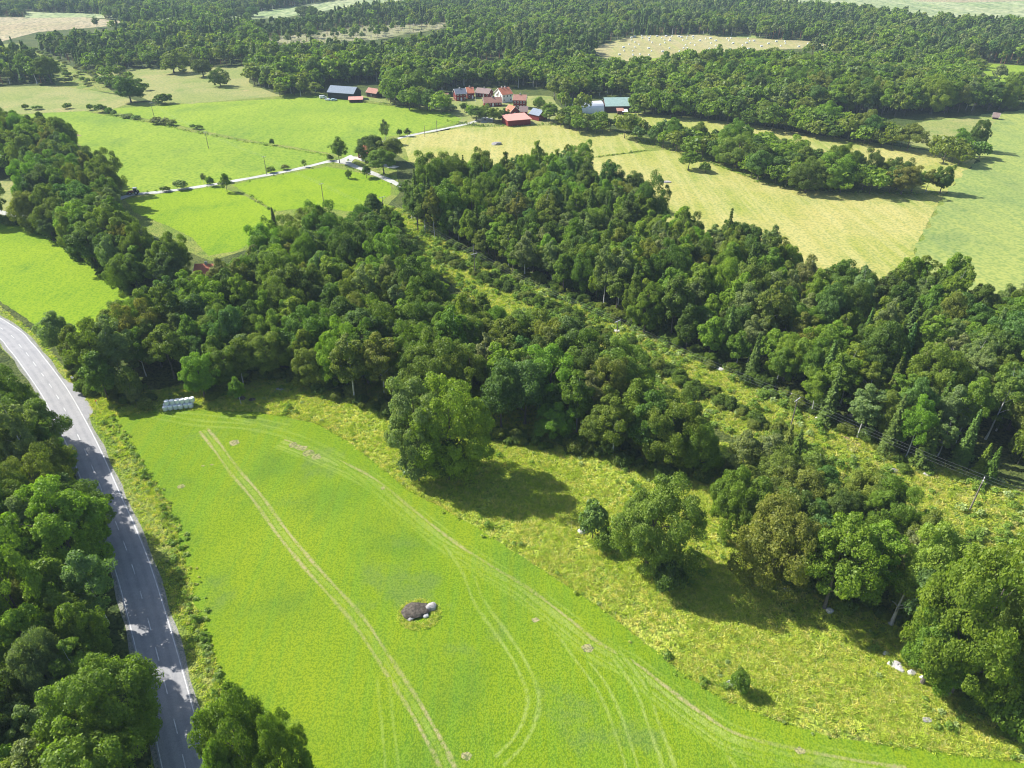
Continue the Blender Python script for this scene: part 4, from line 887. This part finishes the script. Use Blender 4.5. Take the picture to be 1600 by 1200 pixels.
A = Vector(G(259, 641)); B = Vector(G(299, 636)); dv = (B-A)/5; dn = Vector((-dv.y, dv.x)).normalized()*1.27
words_ = ['first', 'second', 'third', 'fourth', 'fifth', 'sixth']
for r_, (off, z, row) in enumerate([(Vector((0, 0)), 0, 'front bottom row'), (dn, 0, 'hidden back row'), (dn*.5+dv*.45, 1.2, 'top row')]):
    for i in range(6 if r_ < 2 else 6):
        p = A+dv*i+off+Vector((random.uniform(-.05, .05), random.uniform(-.08, .08))); o = bpy.data.objects.new('wrapped_bale', BM[i % 3]); C.objects.link(o); o.location = (p.x, p.y, z+.02); o.rotation_euler = (0, 0, random.uniform(0, 6))
        tag(o, f'white wrapped silage bale, {words_[i]} from the road in the {row}', 'bale', 'white bales stacked at the clover field corner')
Pb = [(1000,74),(1012,70),(1022,80),(1030,72),(1042,66),(1052,82),(1060,76),(1070,70),(1078,79),(1090,73)]
nb = 0; rb = random.Random(5); bw = []
for j, y0 in enumerate([57.5, 60, 63.5, 67, 71, 75.5, 80.5, 86]):
    n = [11, 12, 12, 11, 11, 10, 7, 4][j]
    for i in range(n):
        xa, xb = [(985,1090),(980,1170),(975,1240),(970,1300),(965,1290),(960,1180),(960,1110),(965,1020)][j]
        x = xa+(xb-xa)*(i+.5+rb.uniform(-.42, .42))/n; y = y0+rb.uniform(-.7, .7)+(x-xa)*.008; X, Y = G(x, y)
        if not inside([(x, y)], FN)[0]: continue
        for q in range(1 if rb.random() < .6 else 2):
            o = bpy.data.objects.new('wrapped_bale', BM[nb % 3]); C.objects.link(o); o.location = (X+q*1.4, Y+q*.6, .08); o.rotation_euler = (0, 0, rb.uniform(0, 6)); o.scale = (1.12, 1.12, 1.12)
            bw.append((j, x, o)); nb += 1
for j in range(8):
    L = sorted([b for b in bw if b[0] == j], key=lambda b: b[1])
    for n, (_, _, o) in enumerate(L):
        tag(o, f'white bale in the distant field, {(ORD[n] or "first ")}in the {(ORD[j] or "first ").strip()} row from the forest', 'bale', 'white bales lying in the distant mown field')

# ------------------------------------------------------------------ buildings
def planks(name, c, sc=6.):
    m, nt, b = new_mat(name); tc = nt.nodes.new('ShaderNodeTexCoord'); w = N(nt, 'ShaderNodeTexNoise', Scale=.8, Detail=4.); nt.links.new(tc.outputs['Object'], w.inputs[0])
    nt.links.new(mix(nt, ramp(nt, w.outputs[0], .3, .7), tuple(x*.8 for x in c), c), b.inputs['Base Color']); return m
def tiles(name, c, c2, sc=3.):
    m, nt, b = new_mat(name); tc = nt.nodes.new('ShaderNodeTexCoord'); f = noise(nt, tc.outputs['Object'], 1.2, 5., .7); cc = mix(nt, ramp(nt, f, .3, .7), c, c2)
    wv = N(nt, 'ShaderNodeTexWave', Scale=sc); nt.links.new(tc.outputs['Object'], wv.inputs[0]); cc = mix(nt, ramp(nt, wv.outputs['Fac'], 0., 1., 0., .25), cc, tuple(x*.5 for x in c))
    bp = N(nt, 'ShaderNodeBump', Strength=.4, Distance=.06); nt.links.new(wv.outputs['Fac'], bp.inputs['Height']); nt.links.new(bp.outputs[0], b.inputs['Normal']); nt.links.new(cc, b.inputs['Base Color']); return m
M['red'] = planks('falu_red', (.20, .028, .022)); M['black'] = planks('tarred', (.025, .028, .034)); M['white'] = simple('white_render', (.78, .78, .76), .8, .2, .05, 2.); M['brown'] = planks('brown_boards', (.07, .035, .028))
M['orange'] = tiles('clay_tiles', (.48, .15, .08), (.56, .22, .13)); M['oldtile'] = tiles('aged_tiles', (.36, .17, .12), (.42, .23, .18)); M['brownroof'] = tiles('brown_tiles', (.24, .17, .16), (.3, .22, .2)); M['slate'] = tiles('grey_sheet_roof', (.20, .24, .30), (.26, .30, .36))
M['darkslate'] = tiles('dark_grey_roof', (.13, .15, .19), (.17, .19, .24)); M['pink'] = tiles('faded_red_sheet', (.60, .27, .22), (.66, .32, .27)); M['greenroof'] = tiles('green_sheet', (.27, .40, .36), (.34, .47, .43)); M['silver'] = simple('hall_canvas', (.66, .69, .76), .5, .4, .06, .4)
M['trim'] = simple('white_trim', (.8, .8, .78), .6); M['glass'] = simple('dark_glass', (.03, .04, .05), .1, .6); M['brick'] = simple('chimney_brick', (.45, .42, .4), .9, .2, .2, 4.)
M['post'] = simple('grey_wood_pole', (.22, .19, .165), .9, .2, .3, 3.); M['wire'] = simple('aluminium_wire', (.35, .36, .37), .4, .5); M['metal'] = simple('painted_metal', (.6, .6, .6), .5, .5); M['rubber'] = simple('tyre_rubber', (.03, .03, .03), .9)
def house(label, name, A, B, depth, wh, rh, wall, roof, front=3, side=1, floors=1, chim=1, ridge='x', door=True, cat='house', group='farm buildings', flat=False, trim=True):
    a = Vector(G(*A)); b = Vector(G(*B)); L = (b-a).length; ang = math.atan2(b.y-a.y, b.x-a.x); e = empty(name, (a.x, a.y, .06), ang); D = depth; wm = M[wall]; rm = M[roof]
    tag(e, label, cat, group)
    if flat:
        MB().poly([(0,0,0),(L,0,0),(L,D,0),(0,D,0),(0,0,wh),(L,0,wh),(L,D,wh+rh),(0,D,wh+rh)], [(0,3,2,1),(4,5,6,7),(0,1,5,4),(1,2,6,5),(2,3,7,6),(3,0,4,7)]).build('wall', wm, e)
        o_ = .7; s = rh/D
        z = lambda y: wh+.03+s*y
        MB().poly([(-o_,-o_,z(-o_)),(L+o_,-o_,z(-o_)),(L+o_,D+o_,z(D+o_)),(-o_,D+o_,z(D+o_)),(-o_,-o_,z(-o_)+.18),(L+o_,-o_,z(-o_)+.18),(L+o_,D+o_,z(D+o_)+.18),(-o_,D+o_,z(D+o_)+.18)], [(0,3,2,1),(4,5,6,7),(0,1,5,4),(1,2,6,5),(2,3,7,6),(3,0,4,7)]).build('roof', rm, e)
    else:
        if ridge == 'y':      # gable faces the camera: swap axes in the builder
            T = lambda x, y, z: (y, D-x, z); LL, DD = D, L
            T = lambda x, y, z: (y, x, z)
        else: T = lambda x, y, z: (x, y, z); LL, DD = L, D
        V = [T(*p) for p in [(0,0,0),(LL,0,0),(LL,DD,0),(0,DD,0),(0,0,wh),(LL,0,wh),(LL,DD,wh),(0,DD,wh),(0,DD/2,wh+rh),(LL,DD/2,wh+rh)]]
        MB().poly(V, [(0,3,2,1),(0,1,5,4),(2,3,7,6),(1,2,6,9,5),(3,0,4,8,7),(4,5,9,8),(6,7,8,9)]).build('wall', wm, e)
        ov = .45; sl = rh/(DD/2); rb_ = MB()
        for sg in (0, 1):
            y0, y1 = (-ov, DD/2) if sg == 0 else (DD+ov, DD/2); z0, z1 = wh-sl*ov+.04, wh+rh+.04
            q = [(-ov,y0,z0),(LL+ov,y0,z0),(LL+ov,y1,z1),(-ov,y1,z1)]; q += [(x, y, z+.16) for x, y, z in q]
            rb_.poly([T(*p) for p in q], [(0,3,2,1),(4,5,6,7),(0,1,5,4),(1,2,6,5),(2,3,7,6),(3,0,4,7)])
        ro = rb_.build('roof', rm, e)
        for c in range(chim):
            x = LL*(c+1)/(chim+1); p = T(x, DD/2, 0); MB().box(p[0]-.4, p[1]-.35, wh+rh-.3, p[0]+.4, p[1]+.35, wh+rh+.95).build('chimney', M['brick'], ro)
        if trim:
            for xx in (-ov-.03, LL+ov+.03):
                for sg in (0, 1):
                    y0, y1 = (-ov, DD/2) if sg == 0 else (DD+ov, DD/2); z0, z1 = wh-sl*ov-.1, wh+rh-.1
                    d = .05 if xx > 0 else -.05
                    MB().poly([T(*p) for p in [(xx,y0,z0),(xx+d,y0,z0),(xx+d,y1,z1),(xx,y1,z1),(xx,y0,z0+.28),(xx+d,y0,z0+.28),(xx+d,y1,z1+.28),(xx,y1,z1+.28)]], [(0,3,2,1),(4,5,6,7),(0,1,5,4),(1,2,6,5),(2,3,7,6),(3,0,4,7)]).build('gable_board', M['trim'], ro)
    fm = MB().box(-.55, -.06, 0, .55, .02, 1.3).mesh('window'); fm.materials.append(M['trim']); pm = MB().box(-.42, -.09, .13, .42, -.062, 1.17).mesh('pane'); pm.materials.append(M['glass'])
    def win(x, y, z, r):
        f = link('window', fm, None, e); f.location = (x, y, z); f.rotation_euler = (0, 0, r); g_ = link('pane', pm, None, f)
    for fl in range(floors):
        z = .9+fl*2.6
        for i in range(front):
            x = L*(i+.5)/front
            if door and fl == 0 and i == front//2: continue
            win(x, -.02, z, 0)
        for i in range(side):
            win(L+.02, D*(i+.5)/side, z, math.pi/2); win(-.02, D*(i+.5)/side, z, -math.pi/2)
    if door:
        x = L*(front//2+.5)/max(front, 1); dd = MB().box(x-.55, -.08, 0, x+.55, -.01, 2.1).build('door', M['trim'], e); MB().box(x+.35, -.13, 1., x+.45, -.081, 1.06).build('handle', M['metal'], dd)
    return e
house('long black barn with pale grey sheet roof at the forest edge', 'barn', (513,154), (553,157), 11, 4.4, 3.4, 'black', 'slate', 0, 0, chim=0, door=False, cat='barn', trim=False)
house('small dark shed with brown tiled roof right of the black barn', 'shed', (573,151), (588,153.5), 6, 3.2, 2.4, 'brown', 'oldtile', 1, 0, chim=0, door=False, cat='shed')
house('low red-roofed lean-to in front of the black barn', 'lean_to', (546,160.5), (566,160), 4.5, 1.9, .8, 'brown', 'pink', 0, 0, chim=0, door=False, flat=True, cat='shed')
house('red farmhouse with grey roof, beside the flagpole', 'farmhouse', (713,158), (729,157), 8.5, 4.6, 2.6, 'red', 'darkslate', 3, 2, 2, chim=1)
house('red wing with bright orange roof behind the grey-roofed farmhouse', 'farmhouse', (731,154.5), (741,154), 9, 3.8, 3, 'red', 'orange', 2, 1, chim=1)
house('long low building with brown-grey roof behind the flagpole', 'outhouse', (743,151), (763,153), 7.5, 2.8, 2.6, 'red', 'brownroof', 4, 1, chim=1)
house('white farmhouse with orange tiled roof', 'farmhouse', (785,161), (800.5,159), 10.5, 5.4, 3.4, 'white', 'orange', 3, 2, 2, chim=2)
house('porch wing of the white farmhouse with orange roof', 'farmhouse', (777,158.5), (785,160), 7, 4.6, 2.8, 'white', 'orange', 2, 1, 2, chim=0, ridge='y', door=False)
house('low red cottage with brown-orange roof before the white farmhouse', 'cottage', (757,167), (784,166), 6.5, 2.7, 2.6, 'red', 'oldtile', 5, 1, chim=1)
house('tall red house with brown-orange roof and glazed porch', 'farmhouse', (802,170), (821,170.5), 8, 5.6, 2.6, 'red', 'oldtile', 4, 2, 2, chim=1)
house('small red outbuilding with orange roof behind the pink-roofed barn', 'outhouse', (797,182), (812,180), 7, 2.6, 3., 'red', 'orange', 1, 1, chim=0, ridge='y', door=False)
house('dark-roofed red outbuilding between pink-roofed barn and tall red house', 'outhouse', (813,181), (824,181), 7, 2.6, 2.4, 'red', 'brownroof', 1, 1, chim=0, door=False)
house('red barn with flat faded pink roof at the ripe field', 'barn', (794,198), (829,195), 12, 3.4, 1., 'red', 'pink', 0, 0, chim=0, door=False, flat=True, cat='barn')
house('red barn with blue-grey roof right of the pink-roofed barn', 'barn', (827,186), (842,189.5), 7.5, 3.4, 2.6, 'red', 'slate', 0, 0, chim=0, door=False, cat='barn', trim=False)
house('large barn with pale green sheet roof in the trees', 'barn', (946,176), (985,175.5), 15, 4., 3.8, 'brown', 'greenroof', 0, 0, chim=0, door=False, cat='barn', trim=False)
house('small shed with weathered roof in front of the green-roofed barn', 'shed', (965,179), (973,179), 3.5, 2.2, .7, 'brown', 'oldtile', 0, 0, chim=0, door=False, flat=True, cat='shed')
house('small shed with white roof in front of the green-roofed barn', 'shed', (973.5,179.5), (979,179.5), 3, 2., .5, 'brown', 'silver', 0, 0, chim=0, door=False, flat=True, cat='shed')
house('cottage with orange roof half hidden under the dark oak', 'cottage', (560,247), (583,250), 7.5, 3., 2.8, 'red', 'orange', 4, 1, chim=1, group='houses in the trees')
house('house with faded orange roof hidden in the wood behind the road', 'cottage', (306,446), (338,446), 8, 3.2, 2.8, 'white', 'orange', 4, 1, chim=1, group='houses in the trees')
house('cottage with grey roof deep in the trees', 'cottage', (396,416), (424,414), 8, 4.2, 3, 'white', 'darkslate', 3, 1, chim=1, group='houses in the trees')
house('small dark shed beside the power line start', 'shed', (570,345), (582,344), 4, 2.3, .6, 'brown', 'darkslate', 1, 0, chim=0, door=False, flat=True, cat='shed', group='houses in the trees')
house('tiny brown field shed on the pasture behind the upper hedge', 'shed', (1550,186), (1559,187), 3, 1.6, 2., 'brown', 'brownroof', 0, 0, chim=0, door=False, cat='shed', group='houses in the trees')
house('red shed among trees left of the farm', 'shed', (693,157), (700,157), 4, 2.6, 1.8, 'red', 'oldtile', 1, 0, chim=0, cat='shed')
# arched white hall
a = Vector(G(902, 179)); b = Vector(G(944, 176.5)); ang = math.atan2(b.y-a.y, b.x-a.x); Lh = (b-a).length; e = empty('storage_hall', (a.x, a.y, .06), ang); tag(e, 'pale silver arched storage hall joined to the green-roofed barn', 'hall', 'farm buildings')
n = 14; V = []; F = []
for x in (0, Lh):
    for i in range(n+1): t = math.pi*i/n; V.append((x, 6-6*math.cos(t), 6.4*math.sin(t)**.8))
F = [(i, i+1, n+2+i, n+1+i) for i in range(n)]; MB().poly(V, F).build('roof', M['silver'], e)
MB().poly([(x+.05, y, z*.99) for x, y, z in V[:n+1]], [tuple(range(n+1))]).build('wall', M['silver'], e); MB().poly([(x-.05, y, z*.99) for x, y, z in V[n+1:]], [tuple(range(n+1))]).build('wall', M['silver'], e)

# ------------------------------------------------------------------ cars, tractor
def wheels(e, pts, r, w):
    me = MB().tube((0, -w/2, 0), (0, w/2, 0), r, k=14).mesh('wheel'); me.materials.append(M['rubber']); rm = MB().tube((0, -w/2-.02, 0), (0, w/2+.02, 0), r*.55, k=10).mesh('rim'); rm.materials.append(M['metal'])
    for x, y in pts: q = link('wheel', me, None, e); q.location = (x, y, r); link('rim', rm, None, q)
def car(x, y, rz, colr, label, van=False):
    e = empty('parked_van' if van else 'parked_car', (*G(x, y), .09), rz); tag(e, label, 'van' if van else 'car', 'vehicles parked at the farm'); m = simple('car_paint', colr, .3, .6)
    prof = [(-2.1,.35),(-2.15,.85),(-1.9,1.0),(-1.5,1.45),(.4,1.45),(1.1,.98),(2.0,.85),(2.15,.5),(2.1,.3)] if not van else [(-2.5,.35),(-2.5,1.95),(-2.3,2.1),(1.1,2.1),(1.8,1.2),(2.5,1.0),(2.55,.35)]
    k = len(prof); V = [(px, sg*.85*(.9 if pz > 1.1 else 1), pz) for sg in (-1, 1) for px, pz in prof]; F = [tuple(range(k)), tuple(range(2*k-1, k-1, -1))]+[(i, k+i, k+(i+1) % k, (i+1) % k) for i in range(k)]
    MB().poly(V, F).build('body', m, e); wheels(e, [(-1.35,-.8),(-1.35,.8),(1.35,-.8),(1.35,.8)], .33, .22)
    z0, z1, xa, xb = (1.02, 1.36, -1.45, .5) if not van else (1.3, 1.85, .2, 1.1)
    for sg in (-1, 1): MB().box(xa, sg*.8-.06, z0, xb, sg*.8+.06, z1).build('window', M['glass'], e)
car(505,154,.4,(.75,.77,.8),'white van parked left of the black barn', True); car(512,157,2.6,(.7,.74,.8),'white car parked before the black barn'); car(522,157.5,.3,(.45,.6,.7),'pale blue car parked before the black barn'); car(564,157,.1,(.04,.05,.07),'dark car parked at the right end of the black barn')
car(572,252,-.3,(.6,.62,.66),'silver car parked under the dark oak by the cottage'); car(686,312,.8,(.8,.8,.8),'white van among the trees by the turning place', True)
X, Y = G(211, 303.5); e = empty('tractor', (X, Y, .08), R(192)); tag(e, 'orange-brown tractor with white cab driving on the gravel lane', 'tractor'); M['trac'] = simple('tractor_paint', (.42, .12, .04), .4, .5)
MB().box(0, -.45, .8, 2.4, .45, 1.7).box(-1.2, -.5, .6, 0, .5, 1.3).build('body', M['trac'], e)
cab = MB().box(-1.3, -.75, 2.75, .35, .75, 2.95); cab.box(-1.25, -.7, 1.3, -1.15, -.6, 2.75).box(-1.25, .6, 1.3, -1.15, .7, 2.75).box(.2, -.7, 1.3, .3, -.6, 2.75).box(.2, .6, 1.3, .3, .7, 2.75); cab.build('cab', M['trim'], e); MB().box(-1.1, -.58, 1.35, .15, .58, 2.7).build('window', M['glass'], e)
for nm, pts_, r, w in (('rear', [(-.9,-1.),(-.9,1.)], .85, .5), ('front', [(1.8,-.9),(1.8,.9)], .6, .4)): wheels(e, pts_, r, w)
MB().box(2.6, -1.1, .3, 3.3, 1.1, .9).box(1.2, -.75, 1., 2.8, -.6, 1.15).box(1.2, .6, 1., 2.8, .75, 1.15).build('front_loader', M['rubber'], e)

# ------------------------------------------------------------------ power lines
def pole(x, yb, yt, label, group, arm=2.4, ang=0, r=.14, h=None):
    X, Y = G(x, yb); h = h or height_at(x, yb, yt); e = empty('power_pole', (X, Y, 0), ang); tag(e, label, 'power pole', group)
    MB().tube((0, 0, -.3), (0, 0, h), r*1.2, r*.8).build('post', M['post'], e)
    if arm:
        MB().box(-arm/2, -.07, h-.35, arm/2, .07, h-.2).build('crossarm', M['metal'], e)
        im = MB().tube((0, 0, h-.2), (0, 0, h+.1), .07, .05, 6).mesh('insulator'); im.materials.append(M['rubber'])
        for k in (-.45, 0, .45): q = link('insulator', im, None, e); q.location = (k*arm, 0, 0)
    return X, Y, h, ang
def wires(poles, arm, sag, label, group, offs=(-.45, 0, .45), r=.028):
    for oi, k in enumerate(offs):
        m = MB()
        for (x0, y0, h0, a0), (x1, y1, h1, a1) in zip(poles[:-1], poles[1:]):
            p0 = Vector((x0+math.cos(a0)*k*arm, y0+math.sin(a0)*k*arm, h0+.1)); p1 = Vector((x1+math.cos(a1)*k*arm, y1+math.sin(a1)*k*arm, h1+.1)); n = 10; last = p0; s = sag*(p1-p0).length/60
            for i in range(1, n+1): t = i/n; q = p0.lerp(p1, t); q.z -= 4*s*t*(1-t); m.tube(last, q, r, r, 4); last = q
        o = m.build('power_wire', M['wire']); tag(o, f'{["left", "middle", "right"][oi]} wire of {label}', 'wire', group)
CP = [(600,338,0),(742,431,0),(868,492,0),(962,541,0),(1078,592,0),(1235,668,0),(1380,735,0),(1515,797,758),(1700,862,0)]
pp = []
for i, (x, yb, _) in enumerate(CP):
    a = Vector(G(*CP[max(0, i-1)][:2])); b = Vector(G(*CP[min(len(CP)-1, i+1)][:2])); d = b-a; ang = math.atan2(d.y, d.x)+math.pi/2
    if i in (2, 4, 6): continue
    pp.append(pole(x, yb, 0, ['power pole at the start of the clearing', 'power pole, upper of the clearing', '', 'power pole in the middle of the clearing', '', 'power pole between grove and wood', '', 'leaning-looking pale power pole at the lower clearing end', 'power pole beyond the photo corner'][i], 'poles of the clearing power line', arm=2.6, ang=ang, h=8.5))
wires(pp, 2.6, .9, 'the clearing power line', 'wires of the clearing power line', r=.009)
fp = []
FPX_ = [(241,183,176),(326,232,206),(417,273,249),(506,318,291),(575,352,0)]
for i, (x, yb, yt) in enumerate(FPX_):
    a = Vector(G(*FPX_[max(0, i-1)][:2])); b = Vector(G(*FPX_[min(4, i+1)][:2])); d = b-a
    fp.append(pole(x, yb, yt, ['farthest field power pole near the ditch', 'field power pole in the middle of the far field', 'field power pole at the gravel lane', 'field power pole in the field below the lane', 'field power pole at the wood corner'][i], 'poles of the field power line', arm=2., ang=math.atan2(d.y, d.x)+math.pi/2, h=9))
wires(fp, 2., .8, 'the field power line', 'wires of the field power line', r=.009)
pole(664,214,196,'short pole beside the farm lane','poles of the farm lane', arm=0); pole(683,209,188,'tall pole beside the farm lane','poles of the farm lane', arm=0)
pole(292,450,425,'pale pole in front of the hidden orange roof','poles of the farm lane', arm=0)
X, Y = G(743,160); e = empty('flagpole', (X, Y, .06)); tag(e, 'white flagpole in the farm garden', 'flagpole'); MB().tube((0,0,0),(0,0,9),.09,.05).build('pole', M['trim'], e); MB().tube((0,0,9),(0,0,9.25),.12,.12).build('knob', M['trim'], e)
# dead tree, road sign, marker post
def dead(x, yb, h, label, seed):
    X, Y = G(x, yb); rng = random.Random(seed); m = trunk_mesh(seed, h, .35 if h > 6 else .15, [(rng.uniform(-2, 2)*h/7, rng.uniform(-2, 2)*h/7, h*rng.uniform(.5, 1.)) for _ in range(9)]); o = m.build('dead_tree', M['deadwood']); o.location = (X, Y, 0); tag(o, label, 'tree', 'dead trees')
dead(1515,247,8,'pale dead trunk under the tall oak at hedge tip',3); dead(1392,975,9,'bare dead tree beside the giant oak',4); dead(28,900,12,'bare grey tree in the lower roadside wood',5); dead(45,1030,12,'bare twiggy tree in the lower roadside wood',6); dead(40,330,8,'bare tree at the pasture corner behind the bend field',8)
X, Y = G(117,597); e = empty('road_sign', (X, Y, 0), R(-25)); tag(e, 'small white rectangular road sign seen from behind near the lay-by', 'sign'); MB().tube((-.5,0,0),(-.5,0,1.6),.035).build('post', M['metal'], e); MB().tube((.5,0,0),(.5,0,1.6),.035).build('post', M['metal'], e); MB().box(-.95,-.06,.9,.95,-.035,1.7).build('panel', M['trim'], e)
M['redp'] = simple('red_plastic', (.55, .04, .03), .5)
X, Y = G(152,633); e = empty('marker_post', (X, Y, 0)); tag(e, 'slim white marker post with red top at the field entrance', 'post'); MB().tube((0,0,0),(0,0,1.1),.11,.1).build('post', M['trim'], e); MB().tube((0,0,1.1),(0,0,1.5),.12,.12).build('band', M['redp'], e)

# ------------------------------------------------------------------ the air
m = bpy.data.materials.new('haze'); m.use_nodes = True; nt = m.node_tree; nt.nodes.clear(); out = nt.nodes.new('ShaderNodeOutputMaterial'); pv = nt.nodes.new('ShaderNodeVolumePrincipled')
pv.inputs['Color'].default_value = (.64, .82, 1., 1); pv.inputs['Density'].default_value = .00011; pv.inputs['Anisotropy'].default_value = 0.; nt.links.new(pv.outputs[0], out.inputs['Volume'])
HZ = MB().box(-9100, -1000, -1, 9100, 9100, 112).build('haze', m); tag(HZ, 'thin summer haze over the whole valley', kind='stuff')
